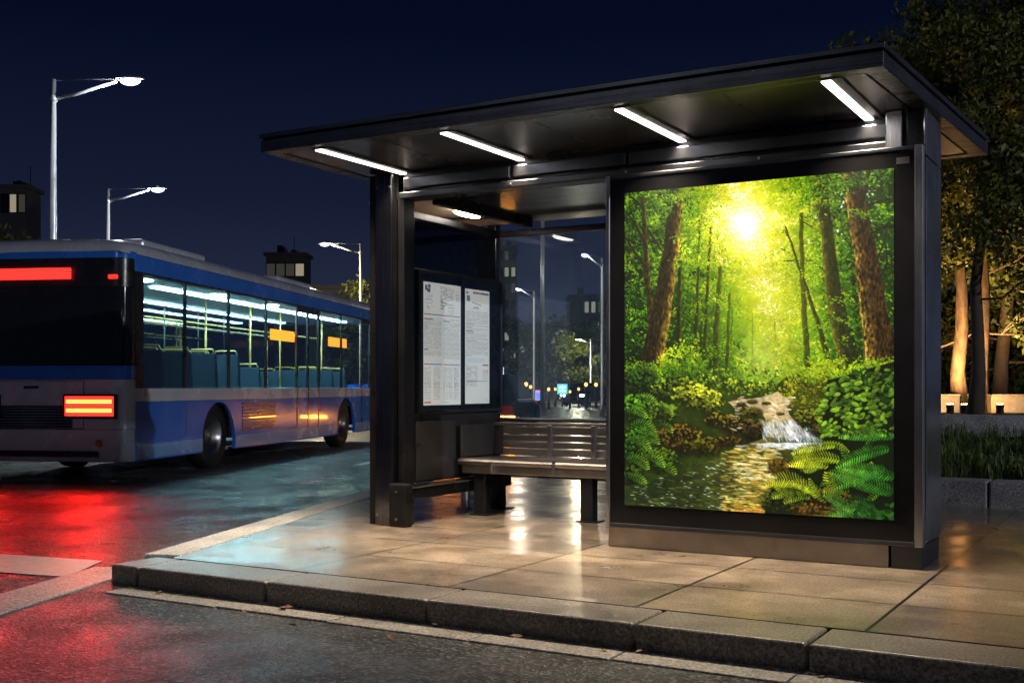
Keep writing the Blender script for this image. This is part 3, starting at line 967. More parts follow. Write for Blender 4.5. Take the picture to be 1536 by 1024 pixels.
    for pts in ([(1247, 370), (1225, 345), (1200, 330)], [(1240, 340), (1262, 315), (1275, 300)], [(1243, 410), (1215, 390), (1165, 392)], [(1066, 392), (1078, 380), (1090, 372)], [(1061, 440), (1072, 425)], [(1250, 360), (1272, 330)], [(1198, 400), (1185, 380), (1170, 372)], [(1058, 480), (1070, 465), (1072, 450)]):
        branch(pts, 3.0, 1.0, c8(58, 58, 16))
    # mist in the distance
    mx0, my0 = pcv(1150, 535)
    mist = 0.62 * np.exp(-((gx - mx0) / (46 * S)) ** 2 - ((gy - my0) / (42 * S)) ** 2)[..., None]
    img[:] = img * (1 - mist) + c8(176, 190, 84) * mist
    # middle foliage: bright sprays left of the sun, deeper green right, dark at the edges
    clumps(75, (1035, 285, 1100, 440), 1.5, 3.4, 0.72, 0.13, 0.14)
    clumps(90, (1120, 265, 1250, 420), 1.4, 3.2, 0.8, 0.12, 0.10)
    clumps(80, (1020, 400, 1110, 555), 1.3, 2.8, 0.6, 0.10, 0.08, a=.75)
    clumps(85, (1160, 400, 1270, 560), 1.4, 3.0, 0.75, 0.12, 0.13, a=.8)
    clumps(80, (1240, 255, 1342, 420), 1.6, 3.6, 0.5, 0.10, 0.08)
    clumps(50, (1262, 420, 1342, 570), 1.6, 3.4, 0.4, 0.07, 0.10, a=.85)
    clumps(95, (935, 280, 1010, 420), 1.6, 3.8, 0.6, 0.12, 0.12)
    clumps(60, (935, 420, 980, 570), 1.8, 3.8, 0.5, 0.10, 0.07)
    for pts, w0, w1, hz in (([(1049, 330), (1046, 460), (1042, 550)], 3, 8, .2), ([(1066, 340), (1061, 430), (1056, 558)], 4, 8, .1), ([(1080, 400), (1075, 480), (1072, 560)], 6, 12, .28), ([(1020, 400), (1017, 555)], 6, 9, .1), ([(1094, 440), (1090, 558)], 4, 6, .35),
                            ([(1201, 320), (1203, 420), (1211, 552)], 6, 10, .25), ([(1178, 340), (1198, 400), (1222, 470), (1245, 550)], 3, 9, .12), ([(1230, 262), (1238, 330), (1248, 420), (1262, 500), (1276, 550)], 15, 26, .06), ([(1283, 300), (1290, 420), (1300, 545)], 4, 8, .05)):
        trunk(pts, w0, w1, c8(34, 36, 12), edge=c8(92, 88, 24), side=-1 if pts[0][0] > 1118 else 1, haze=hz, tex=.4)
    clumps(34, (1160, 265, 1260, 330), 1.4, 2.8, 0.75, 0.12, 0.12)
    clumps(30, (1010, 300, 1100, 400), 1.4, 2.8, 0.7, 0.12, 0.14)
    clumps(22, (1165, 400, 1280, 540), 1.2, 2.4, 0.7, 0.12, 0.16, sc=8)
    clumps(16, (1015, 440, 1100, 550), 1.2, 2.4, 0.6, 0.12, 0.16, sc=8)
    # big trunks
    trunk([(964, 296), (968, 360), (971, 420), (976, 470), (981, 520)], 7, 13, c8(40, 36, 12), edge=c8(98, 84, 22), side=1, tex=.6)
    branch([(970, 372), (955, 340), (940, 318)], 5, 2, c8(34, 32, 10)); branch([(968, 400), (950, 375), (936, 352)], 5, 2, c8(34, 30, 10))
    branch([(972, 345), (985, 365), (996, 380)], 4, 2, c8(36, 32, 10)); branch([(962, 310), (950, 298), (942, 292)], 3, 2, c8(30, 32, 10))
    trunk([(1016, 280), (1012, 320), (1006, 380), (998, 430), (988, 490), (980, 530), (974, 560)], 22, 40, c8(34, 28, 9), edge=c8(150, 118, 34), side=1, tex=.7)
    trunk([(1277, 258), (1284, 310), (1296, 370), (1306, 440), (1318, 510), (1324, 556)], 26, 44, c8(48, 33, 9), edge=c8(138, 108, 38), side=-1, tex=.85)
    branch([(1303, 258), (1297, 290), (1290, 312)], 5, 3, c8(24, 24, 8)); branch([(1342, 338), (1320, 342), (1304, 352)], 4, 2, c8(20, 22, 8))
    branch([(1300, 308), (1320, 302), (1340, 298)], 3, 2, c8(26, 28, 10)); branch([(1310, 400), (1322, 372), (1330, 345)], 3, 1.5, c8(26, 28, 10)); branch([(1318, 420), (1330, 395), (1328, 368)], 3, 1.5, c8(24, 28, 10))
    # leaves in front of the trunks
    clumps(40, (985, 272, 1065, 318), 1.6, 3.4, 0.5, 0.12, 0.16)
    clumps(20, (1255, 250, 1340, 285), 1.6, 3.2, 0.5, 0.08, 0.1)
    clumps(9, (1022, 350, 1050, 420), 1.6, 3.2, 0.5, 0.1, 0.34)
    clumps(16, (1000, 520, 1050, 545), 1.6, 3.2, 0.4, 0.1, 0.34, sc=9)
    clumps(4, (1275, 305, 1300, 330), 1.5, 2.6, 0.5, 0.08, 0.16, sc=6)
    # sun
    img[:] = img + (np.exp(-(sd / 12) ** 2) * 0.9)[..., None] * c8(255, 250, 215) + (np.exp(-(sd / 36) ** 1.4) * 0.36)[..., None] * c8(255, 232, 110)
    img[:] = np.clip(img, 0, 1)

    # ---------- woodland floor
    hor = mask([(930, 552), (985, 556), (1040, 560), (1090, 566), (1140, 574), (1165, 576), (1185, 560), (1240, 545), (1345, 545), (1345, 800), (930, 800)])
    base = np.where(hor[..., None], c8(40, 54, 12), img)
    img[:] = base
    # sun-touched far banks
    def scatter(n, box_, rmin, rmax, cA, cB, squash=.55, a=.9, angm=.2, angs=.8):
        for _ in range(n):
            X, Y = pcv(r.uniform(box_[0], box_[2]), r.uniform(box_[1], box_[3]))
            t = r.random() ** 1.3
            rr = r.uniform(rmin, rmax) * S
            stamp(X, Y, rr, rr * squash, r.normal(angm, angs), np.asarray(cA) * (1 - t) + np.asarray(cB) * t, a)
    def mound(px, py, wx, wy_, n, rmin, rmax, dark, lit, squash=.6):
        """leafy or mossy hump: shaded foot, sunlit crest"""
        X, Y = pcv(px, py)
        stamp(X, Y, wx * S, wy_ * S, 0, np.asarray(dark), .95, 1.2)
        for _ in range(n):
            q = r.uniform(0, 2 * PI); rad = math.sqrt(r.random())
            ox, oy = math.cos(q) * rad, math.sin(q) * rad
            t = np.clip(0.42 - 0.6 * oy + r.normal(0, .22), 0, 1)
            rr = r.uniform(rmin, rmax) * S
            stamp(X + ox * wx * S, Y + oy * wy_ * S, rr, rr * squash, r.normal(0.3, .7), np.clip((np.asarray(dark) * (1 - t) + np.asarray(lit) * t) * 1.14, 0, 1), .9)
    scatter(420, (1020, 552, 1165, 592), 1.4, 3.2, c8(38, 70, 14), c8(150, 176, 40))
    for px, py, wx, wy_ in ((1060, 572, 22, 12), (1095, 578, 20, 10), (1125, 584, 22, 8), (1148, 580, 16, 8), (1030, 578, 18, 14)):
        mound(px, py, wx, wy_, 60, 1.2, 2.6, c8(30, 48, 10), c8(176, 190, 44))
    for px, py, wx, wy_, n in ((1200, 590, 34, 24, 240), (1228, 575, 30, 24, 220), (1185, 600, 24, 12, 100), (1255, 566, 24, 18, 120)):
        mound(px, py, wx, wy_, n, 1.1, 2.6, c8(54, 62, 8), c8(190, 184, 30))
    clumps(60, (1165, 540, 1345, 566), 1.4, 3.0, 0.5, 0.1, 0.30, sc=9)
    clumps(50, (935, 548, 1060, 566), 1.4, 3.0, 0.4, 0.08, 0.22, sc=9)
    # left bank
    for px, py, wx, wy_, n, d_, l_ in ((960, 575, 34, 24, 160, c8(10, 20, 5), c8(52, 92, 18)), (1000, 585, 26, 20, 130, c8(16, 26, 6), c8(120, 150, 24)), (1035, 592, 30, 20, 170, c8(26, 38, 6), c8(196, 200, 40)),
                                      (1062, 602, 26, 18, 150, c8(22, 34, 6), c8(204, 204, 44)), (958, 615, 34, 26, 220, c8(10, 26, 6), c8(92, 146, 26)), (995, 620, 24, 18, 120, c8(18, 30, 6), c8(110, 136, 24)),
                                      (1020, 660, 40, 26, 150, c8(22, 20, 6), c8(128, 98, 24)), (1050, 668, 34, 16, 120, c8(24, 24, 6), c8(120, 112, 20)), (955, 670, 36, 34, 260, c8(8, 20, 5), c8(70, 128, 24)), (990, 690, 36, 20, 160, c8(10, 20, 5), c8(84, 110, 18)), (945, 712, 24, 16, 90, c8(8, 14, 5), c8(60, 84, 14))):
        mound(px, py, wx, wy_, n, 1.4, 3.4, d_, l_)
    # mossy stones left of the fall
    for px, py, wx, wy_, d_, l_ in ((1075, 630, 22, 12, c8(24, 24, 7), c8(150, 130, 24)), (1098, 638, 22, 16, c8(22, 22, 7), c8(140, 120, 24)), (1125, 645, 20, 17, c8(20, 18, 8), c8(120, 92, 26)), (1130, 612, 14, 7, c8(26, 26, 8), c8(130, 118, 24)), (1110, 606, 10, 6, c8(26, 28, 8), c8(120, 116, 24)), (1090, 662, 26, 8, c8(24, 20, 8), c8(116, 86, 26))):
        mound(px, py, wx, wy_, 46, 1.6, 3.6, d_, l_, .5)
    # stream above the fall
    st = mask([(1166, 586), (1158, 590), (1138, 596), (1118, 598), (1092, 602), (1098, 608), (1122, 607), (1140, 614), (1148, 628), (1145, 640), (1152, 664), (1236, 664), (1232, 650), (1205, 644), (1196, 634), (1184, 622), (1180, 610), (1186, 600), (1172, 592)])
    img[st] = c8(196, 172, 122)
    scatter(160, (1100, 594, 1190, 645), 2.0, 6.0, c8(130, 96, 44), c8(255, 240, 206), .22, .8, .1, .25)
    for px, py, wx, wy_ in ((1128, 602, 9, 3.5), (1150, 604, 7, 2.5), (1112, 606, 8, 4), (1170, 620, 6, 2.5)):
        mound(px, py, wx, wy_, 16, 1, 2, c8(30, 26, 10), c8(112, 98, 28))
    mound(1130, 618, 15, 8, 50, 1.4, 3, c8(24, 24, 8), c8(134, 116, 22)); mound(1130, 645, 17, 15, 60, 1.6, 3.4, c8(18, 16, 8), c8(104, 80, 26))
    # pool
    pool = mask([(930, 736), (965, 722), (1000, 712), (1040, 700), (1065, 690), (1085, 678), (1125, 664), (1150, 655), (1236, 657), (1236, 664), (1200, 682), (1170, 694), (1166, 706), (1160, 730), (1150, 760), (1155, 800), (930, 800)])
    gpy = gy - pcv(1100, 660)[1]
    pc = np.ones((PH, PW, 3)) * c8(44, 54, 18)
    gold = np.exp(-((gx - pcv(1130, 700)[0]) / (46 * S)) ** 2)[..., None]
    pc = pc * (1 - .75 * gold) + c8(150, 128, 44) * .75 * gold
    dk = np.exp(-((gx - pcv(975, 750)[0]) / (55 * S)) ** 2)[..., None]
    pc = pc * (1 - .6 * dk) + c8(26, 40, 18) * .6 * dk
    img[pool] = pc[pool]
    def pool_marks(n, box_, rx0, rx1, cA, cB, a, ry=.9):
        for _ in range(n):
            X, Y = pcv(r.uniform(box_[0], box_[2]), r.uniform(box_[1], box_[3]))
            if not (0 <= int(Y) < PH and 0 <= int(X) < PW) or not pool[int(Y), int(X)]:
                continue
            t = r.random()
            stamp(X, Y, r.uniform(rx0, rx1) * S, ry * S * r.uniform(.7, 1.3), r.normal(0.06, .1), cA * (1 - t) + cB * t, a)
    pool_marks(260, (940, 670, 1180, 780), 3, 10, c8(22, 30, 10), c8(62, 72, 20), .6, 1.3)
    pool_marks(330, (1085, 668, 1175, 785), 3, 9, c8(190, 150, 40), c8(250, 222, 110), .72, 1.0)
    pool_marks(80, (1100, 672, 1170, 720), 4, 10, c8(250, 230, 150), c8(255, 246, 200), .6, 1.2)
    pool_marks(260, (940, 670, 1120, 785), 3, 9, c8(52, 74, 22), c8(120, 132, 40), .55, 1.0)
    pool_marks(170, (945, 690, 1125, 780), 1.4, 4.2, c8(150, 170, 150), c8(240, 246, 240), .8, .5)
    pool_marks(50, (1085, 755, 1160, 785), 2, 5, c8(170, 70, 16), c8(225, 140, 40), .7, 1.4)
    # the fall and its foam
    for _ in range(260):
        px = r.uniform(1144, 1232)
        py = r.uniform(634, 660) if px < 1196 else r.uniform(642, 662)
        X, Y = pcv(px, py)
        lean = 1.2 - (px - 1144) / 88 * 0.0 + r.normal(0, .18)
        t = r.random()
        stamp(X, Y, r.uniform(3, 7) * S, .9 * S, lean, c8(64, 92, 104) * (1 - t) + c8(250, 250, 250) * t, .6)
    for _ in range(70):
        X, Y = pcv(r.normal(1187, 6), r.uniform(632, 658))
        stamp(X, Y, 5 * S, 1.0 * S, 1.0 + r.normal(0, .12), c8(250, 250, 245), .6)
    for _ in range(160):
        X, Y = pcv(r.normal(1185, 30), 664 + abs(r.normal(0, 4)))
        stamp(X, Y, r.uniform(3, 8) * S, 1.4 * S, r.normal(0.05, .08), c8(240, 244, 242), .55)
    # right bank: stone, big-leaved plants, ferns
    mound(1212, 626, 22, 14, 70, 1.8, 3.6, c8(18, 18, 6), c8(128, 132, 24)); mound(1232, 646, 20, 10, 40, 1.8, 3.6, c8(14, 14, 6), c8(90, 74, 26))
    img[mask([(1240, 570), (1345, 540), (1345, 800), (1150, 800), (1146, 755), (1170, 706), (1190, 694), (1236, 664), (1232, 640)])] = c8(12, 22, 6)
    for _ in range(360):
        px, py = r.uniform(1228, 1345), r.uniform(552, 655)
        if py < 552 + (1290 - px) * 0.5:
            continue
        X, Y = pcv(px, py)
        t = np.clip(r.random() - (px - 1290) / 220, 0, 1)
        rr = r.uniform(3.0, 6.2) * S
        cc = c8(14, 40, 8) * (1 - t) + c8(132, 172, 34) * t
        an = r.normal(-.3, .5)
        stamp(X, Y + 1.2 * S, rr, rr * .6, an, c8(8, 18, 5), .7)
        stamp(X, Y, rr, rr * .52, an, cc, .95, 3)
        stamp(X - rr * .1, Y - rr * .18, rr * .6, rr * .14, an, np.clip(cc * 1.35, 0, 1), .6)
    def frond(px, py, ang, ln, curl, lw, cA, cB, n=26):
        n = max(6, int(ln * S / 4.4))
        x, y = pcv(px, py)
        h = ang
        st_ = ln * S / n
        for i in range(n):
            t = i / n
            x += math.cos(h) * st_; y += math.sin(h) * st_
            h += curl / n
            ll = lw * S * math.sin(PI * (0.16 + 0.84 * t)) ** .8 + 0.5
            c = np.asarray(cA) * (1 - t) + np.asarray(cB) * t
            for s_, dm in ((1, .8), (-1, 1.15)):
                aa = h + s_ * 1.05
                stamp(x + math.cos(aa) * ll * .5, y + math.sin(aa) * ll * .5, ll * .55, max(.8, st_ * .27), aa, np.clip(c * dm * r.uniform(.85, 1.15), 0, 1), .95, 2.4)
    mound(1166, 700, 15, 14, 60, 1.6, 3.2, c8(40, 30, 8), c8(140, 104, 22))
    mound(1176, 752, 36, 22, 150, 1.6, 3.4, c8(14, 22, 5), c8(104, 110, 16))
    mound(1225, 770, 40, 16, 90, 1.8, 3.6, c8(36, 28, 8), c8(128, 88, 22)); mound(1245, 745, 30, 14, 80, 1.6, 3.2, c8(24, 18, 6), c8(110, 76, 20))
    for i in range(30):
        px, py = r.uniform(1190, 1340), r.uniform(662, 780)
        t = np.clip((1340 - px) / 150 + r.normal(0, .2), 0, 1)
        frond(px, py, r.choice([-.35, .3, PI + .3, PI - .35]) + r.normal(0, .25), r.uniform(26, 44), r.choice([-.9, .9]), r.uniform(5, 9), c8(18, 54, 12) * (1 - t) + c8(96, 120, 16) * t, c8(44, 104, 26) * (1 - t) + c8(188, 190, 30) * t)
    for a_ in ((1342, 655, PI + .15, 76, -.35, 9), (1336, 672, PI - .12, 80, -.5, 10), (1330, 700, PI - .25, 78, -.35, 12), (1342, 740, PI + .42, 92, -.25, 15), (1344, 716, PI + .3, 70, -.3, 12)):
        frond(*a_, c8(30, 88, 22), c8(92, 150, 40), 34)
    for a_ in ((1262, 690, PI + .28, 70, -.7, 11), (1255, 668, PI + .1, 64, -.6, 8), (1245, 700, PI + .45, 60, -.9, 11), (1216, 738, PI + .85, 72, -1.5, 13), (1228, 748, PI + 1.1, 48, -1.3, 9)):
        frond(*a_, c8(120, 140, 18), c8(206, 202, 44), 34)
    for a_ in ((1300, 745, PI - .3, 66, -.55, 13), (1285, 778, PI + .9, 56, -.6, 9), (1330, 775, PI + .4, 60, -.5, 10)):
        frond(*a_, c8(22, 70, 20), c8(96, 146, 50), 30)
    for _ in range(40):
        X, Y = pcv(r.uniform(1285, 1342), r.uniform(752, 782))
        rr = r.uniform(3.5, 6) * S
        t = r.random()
        stamp(X, Y, rr, rr * .55, r.normal(.4, .6), c8(10, 34, 8) * (1 - t) + c8(44, 104, 28) * t, .95, 3)
    # left ferns
    for a_ in ((938, 618, -.5, 40, 1.5, 8), (945, 640, -.6, 52, 1.9, 9), (940, 660, -.4, 46, 1.6, 9), (958, 660, -.9, 40, 2.2, 9), (938, 690, -.5, 44, 1.7, 10), (965, 690, -.7, 40, 2.0, 9), (985, 640, -.6, 30, 2.0, 6), (975, 610, -.5, 44, 1.8, 6), (950, 595, -.3, 42, 1.2, 7), (985, 700, -.4, 34, 1.5, 8), (940, 715, -.3, 34, 1.2, 8)):
        frond(*a_, c8(30, 66, 12), c8(132, 172, 40), 26)
    # warm haze of the low sun over the middle of the picture
    nzf = np.zeros((PH, PW))
    for k_, am in ((3, .5), (7, .5), (16, .6), (40, .5)):
        gr_ = r.normal(0, 1, (PH // k_ + 3, PW // k_ + 3))
        yy_, xx_ = np.arange(PH) / k_, np.arange(PW) / k_
        y0_, x0_ = yy_.astype(int), xx_.astype(int)
        fy, fx = (yy_ - y0_)[:, None], (xx_ - x0_)[None]
        nzf += am * ((gr_[y0_][:, x0_] * (1 - fx) + gr_[y0_][:, x0_ + 1] * fx) * (1 - fy) + (gr_[y0_ + 1][:, x0_] * (1 - fx) + gr_[y0_ + 1][:, x0_ + 1] * fx) * fy)
    img[:] = np.clip(img * (1 + 0.16 * nzf * (1 - np.clip(Lm, 0, 1)))[..., None], 0, 1)
    wh = 0.15 * np.exp(-((gx - pcv(1135, 450)[0]) / (95 * S)) ** 2 - ((gy - pcv(1135, 430)[1]) / (120 * S)) ** 2)[..., None]
    img[:] = img * (1 - wh) + c8(240, 226, 84) * wh
    img[:] = np.clip(img, 0, 1)
    return np.where(img <= 0.04045, img / 12.92, ((img + 0.055) / 1.055) ** 2.4)

scr = grid_picture('screen', forest(), (-3.153 + 2.27, 6.9185 - 6.92, 2.365), (1.739, 0, 0), (0, 0, -2.078), M['poster'], ad)

# ------------------------------------------------------------------ bus
BX, BY = -12.496 + 0.7 * 0.3597, 9.85 - 0.7 * 0.933
BROT = math.atan2(0.3597, 0.933)
bus = thing('bus', 'blue and white city bus with lit cabin and red tail lamps driving away', 'bus', (BX, BY, ZR), BROT)
BL, HW = 12.0, 1.25
WY = (2.75, 8.9)
def arch_panel(z0, z1, x0, x1):
    """side panel with wheel arches cut out of its bottom edge, built in upright strips"""
    p = [(0.22, z0)]
    for wy in WY:
        p.append((wy - 0.58, z0))
        for k in range(13):
            a = PI - PI * k / 12
            p.append((wy + 0.58 * math.cos(a), 0.42 + 0.55 * math.sin(a)))
        p.append((wy + 0.58, z0))
    p.append((BL - 0.25, z0))
    mb = MB()
    for (ya, za), (yb, zb) in zip(p[:-1], p[1:]):
        if yb - ya < 1e-6:
            mb.add([(x0, ya, za), (x1, ya, za), (x1, ya, zb), (x0, ya, zb)], [(0, 1, 2, 3)])
            continue
        mb.add([(x0, ya, za), (x0, yb, zb), (x0, yb, z1), (x0, ya, z1), (x1, ya, za), (x1, yb, zb), (x1, yb, z1), (x1, ya, z1)],
               [(0, 1, 2, 3), (4, 7, 6, 5), (0, 4, 5, 1), (3, 2, 6, 7)])
    me_ = mb
    return me_
for sgn in (1, -1):
    xa, xb = (HW - 0.05) * sgn, HW * sgn
    arch_panel(0.26, 0.995, min(xa, xb), max(xa, xb)).build('side_panel', M['bus_blue'], bus)
    box('waist_band', M['bus_white'], bus, min(xa, xb + .004 * sgn), max(xa, xb + .004 * sgn), 0.22, BL - 0.25, 1.0, 1.17, bevel=0.006)
    sk = MB()
    for y0, y1 in ((0.25, WY[0] - 0.585), (WY[0] + 0.585, WY[1] - 0.585), (WY[1] + 0.585, BL - 0.27)):
        sk.box(min(xb, xb + .012 * sgn), max(xb, xb + .012 * sgn), y0, y1, 0.28, 0.46)
    sk.build('skirt', M['bus_light_blue'], bus, 0.005)
    box('cant_rail', M['bus_blue'], bus, min(xa, xb), max(xa, xb), 0.22, BL - 0.25, 2.63, 2.84, bevel=0.004)
    tr = MB().box(min(xb, xb + .006 * sgn), max(xb, xb + .006 * sgn), 0.22, BL - 0.25, 2.605, 2.632)
    tr.build('gutter_trim', M['bus_dark'], bus)
# engine grille on the kerb side
gr = MB()
for i in range(9):
    gr.box(HW + 0.001, HW + 0.018, 3.6, 5.0, 0.52 + i * 0.05, 0.545 + i * 0.05)
gr.build('side_grille', M['bus_dark'], bus)
# windows, pillars
wins = [(0.45, 1.62), (1.68, 3.1), (3.16, 4.6), (4.66, 6.0), (7.32, 8.6), (8.66, 9.9)]
for sgn in (1, -1):
    xa, xb = (HW - 0.035) * sgn, (HW - 0.025) * sgn
    spans = wins if sgn == 1 else [(0.45, 1.62), (1.68, 3.1), (3.16, 4.6), (4.66, 6.0), (6.06, 7.4), (7.46, 8.6), (8.66, 9.9), (9.96, 11.4)]
    for y0, y1 in spans:
        box('window', M['bus_glass'], bus, min(xa, xb), max(xa, xb), y0, y1, 1.19, 2.60)
        tp = MB().box(min(xa, xb + .012 * sgn), max(xa, xb + .012 * sgn), y0, y1, 2.28, 2.295)
        tp.build('vent_bar', M['bus_dark'], bus)
    prev = 0.22
    for y0, y1 in spans:
        box('window_pillar', M['bus_dark'], bus, min(xa, HW * sgn - .006 * sgn), max(xa, HW * sgn - .006 * sgn), prev, y0, 1.171, 2.604)
        prev = y1
        if sgn == 1 and y1 == 6.0:
            prev = 7.26
        if sgn == 1 and y1 == 9.9:
            prev = 11.3
    box('window_pillar', M['bus_dark'], bus, min(xa, HW * sgn - .006 * sgn), max(xa, HW * sgn - .006 * sgn), prev, BL - 0.25, 1.171, 2.604)
for y0, y1 in ((6.04, 7.24), (9.95, 11.26)):
    dr = box('door', M['bus_dark'], bus, HW - 0.03, HW + 0.006, y0, y0 + 0.05, 0.32, 2.6)
    fm = MB().box(HW - 0.03, HW + 0.006, y1 - 0.05, y1, 0.32, 2.6).box(HW - 0.03, HW + 0.006, (y0 + y1) / 2 - 0.03, (y0 + y1) / 2 + 0.03, 0.32, 2.6)
    fm.box(HW - 0.03, HW + 0.006, y0 + 0.051, y1 - 0.051, 0.32, 0.42).box(HW - 0.03, HW + 0.006, y0 + 0.051, y1 - 0.051, 2.52, 2.6)
    fm.build('door_frame', M['bus_dark'], dr)
    MB().box(HW - 0.02, HW - 0.012, y0 + 0.051, y1 - 0.051, 0.43, 2.51).build('door_pane', M['bus_glass'], dr)
# roof with rounded shoulders and rounded ends
prof = [(-1.25, 2.845), (-1.235, 2.92), (-1.17, 2.99), (-1.02, 3.04), (-0.7, 3.065), (0, 3.075), (0.7, 3.065), (1.02, 3.04), (1.17, 2.99), (1.235, 2.92), (1.25, 2.845)]
secs = [(0.03, .90, .0), (0.06, .94, .35), (0.14, .97, .7), (0.3, 1, .93), (0.6, 1, 1), (3, 1, 1), (6, 1, 1), (9, 1, 1), (11.4, 1, 1), (11.7, 1, .93), (11.86, .97, .7), (11.94, .94, .3)]
v, f = [], []
for y, sx_, sz in secs:
    for x, z in prof:
        v.append((x * sx_, y, 2.845 + (z - 2.845) * sz + (0.02 if sz == 0 else 0)))
n = len(prof)
for i in range(len(secs) - 1):
    for k_ in range(n - 1):
        f.append((i * n + k_, i * n + k_ + 1, (i + 1) * n + k_ + 1, (i + 1) * n + k_))
rf = MB().add(v, f).build('roof', M['bus_white'], bus, smooth=True)
for y0, y1 in ((1.4, 3.4), (6.5, 8.3)):
    MB().box(-0.75, 0.75, y0, y1, 3.06, 3.2).build('roof_unit', M['bus_white'], rf, 0.05, seg=3)
# rear end
def bow(zlist, mat, name, bulge=0.0, y0=0.0, parent=bus):
    """rear or front skin: rounded in plan; zlist of (z, setback)"""
    pl = []
    for k_ in range(7):
        a = PI / 2 * k_ / 6
        pl.append((-(HW - 0.22) - 0.22 * math.cos(a), 0.22 - 0.22 * math.sin(a)))
    pl += [(0.0, -0.03)]
    pl += [(-p[0], p[1]) for p in pl[:7][::-1]]
    v, f = [], []
    for z, sb in zlist:
        for p in pl:
            v.append((p[0] * (1 - sb * 0.1), p[1] + sb, z))
    n = len(pl)
    for i in range(len(zlist) - 1):
        for k_ in range(n - 1):
            f.append((i * n + k_, i * n + k_ + 1, (i + 1) * n + k_ + 1, (i + 1) * n + k_))
    return MB().add(v, f).build(name, mat, parent, smooth=True)
bow([(0.26, .05), (0.30, .0), (0.62, -.02), (0.66, -.02)], M['bus_white'], 'rear_bumper')
bow([(0.665, 0.0), (1.28, 0.0)], M['bus_white'], 'rear_panel')
bow([(1.285, 0.0), (1.45, 0.005)], M['bus_blue'], 'rear_panel')
bow([(1.455, 0.006), (2.42, 0.03)], M['dark_glass'], 'rear_window')
bow([(2.425, 0.03), (2.78, 0.04)], M['bus_dark'], 'rear_cove')
bow([(2.785, 0.04), (2.87, 0.05)], M['bus_blue'], 'rear_cove')
gm = MB()
for i in range(8):
    gm.box(-0.55, 0.55, -0.05, -0.028, 0.69 + i * 0.035, 0.71 + i * 0.035)
gm.build('rear_grille', M['bus_dark'], bus)
for sgn in (-1, 1):
    hsg = MB().box(min(sgn * 0.42, sgn * 1.14), max(sgn * 0.42, sgn * 1.14), -0.045, -0.0, 0.80, 1.10).build('tail_light', M['red_lamp'] if False else M['bus_dark'], bus, 0.02)
    MB().box(min(sgn * 0.46, sgn * 1.10), max(sgn * 0.46, sgn * 1.10), -0.052, -0.0455, 0.83, 1.07).build('lens', M['red_lamp'], hsg, 0.002)
    for z0 in (0.875, 0.985):
        MB().box(min(sgn * 0.48, sgn * 1.08), max(sgn * 0.48, sgn * 1.08), -0.062, -0.0525, z0, z0 + 0.045).build('led_row', M['red_hot'], hsg, 0.002)
MB().box(-0.62, 0.52, -0.03, -0.004, 2.52, 2.66).build('high_brake_light', M['red_marker'], bus, 0.01)
for sgn in (-1, 1):
    MB().box(min(sgn * 1.0, sgn * 1.12), max(sgn * 1.0, sgn * 1.12), 0.005, 0.03, 2.52, 2.57).build('marker_light', M['red_marker'], bus, 0.006)
    MB().lathe([(0.045, -0.01), (0.045, 0.0)], 'x', 16, (0, 0, 0)).build('reflector', M['amber_reflector'], bus).matrix_basis = Matrix.Translation((sgn * 0.9, -0.03, 0.5)) @ Matrix.Rotation(PI / 2, 4, 'Z')
htc = MB()
for (x0, x1, z0, z1) in ((-.7, .7, 1.262, 1.268), (-.7, .7, .672, .678), (-.7, -.694, .678, 1.262), (.694, .7, .678, 1.262)):
    htc.box(x0, x1, -0.034, -0.029, z0, z1)
htc.build('hatch_seam', M['bus_dark'], bus)
box('hatch_handle', M['bus_dark'], bus, -.1, .1, -0.05, -0.032, 1.17, 1.2, bevel=0.006)
box('rear_step', M['bus_dark'], bus, -0.9, 0.9, -0.06, -0.035, 0.33, 0.40, bevel=0.01)
for sgn in (-1, 1):
    for yy in (1.65, 3.13, 4.63, 6.03):
        box('panel_seam', M['bus_dark'], bus, min(sgn * 1.2505, sgn * 1.252), max(sgn * 1.2505, sgn * 1.252), yy - .004, yy + .004, 0.465, 0.99)

# front end
bowf = bow([(0.26, .05), (0.3, 0), (1.25, 0)], M['bus_blue'], 'front_panel')
bowf.location = (0, BL, 0); bowf.rotation_euler = (0, 0, PI)
wsn = bow([(1.26, 0), (2.8, 0.06)], M['bus_glass'], 'windscreen')
wsn.location = (0, BL, 0); wsn.rotation_euler = (0, 0, PI)
# cabin
fp = [(1.19, 0.2)]
for wy in WY:
    fp += [(1.19, wy - .6), (.70, wy - .6), (.70, wy + .6), (1.19, wy + .6)]
fp += [(1.19, 11.8)]
fp = fp + [(-x_, y_) for x_, y_ in fp[::-1]]
MB().prism(fp, 0.33, 0.37).build('floor', M['bus_floor'], bus)
box('cabin_ceiling', M['bus_inner'], bus, -1.19, 1.19, 0.25, 11.7, 2.60, 2.63)
box('engine_bulkhead', M['bus_floor'], bus, -1.19, 1.19, 0.28, 0.4, 0.372, 2.598)
for xx in (-0.72, 0.66):
    box('cabin_light', M['bus_light'], bus, xx - 0.07, xx + 0.07, 1.9, 10.6, 2.575, 2.598)
for yy in (1.0, 3.4, 5.6):
    MB().lathe([(0.13, -0.02), (0.13, 0)], n=20, c=(0.95, yy, 2.598)).build('downlight', M['bus_spot'], bus)
for yy in (5.05, 8.1):
    box('led_display', M['amber_led'], bus, 1.14, 1.17, yy, yy + 1.1, 1.98, 2.16, bevel=0.004)
sp_ = None
seats = [(x_, y_) for y_ in (1.3, 2.15, 3.0, 3.85, 4.7, 7.6, 8.45, 9.3) for x_ in (-0.98, -0.52, 0.52, 0.98)] + [(-0.98, 5.55), (-0.52, 5.55), (-0.98, 6.4), (-0.52, 6.4)]
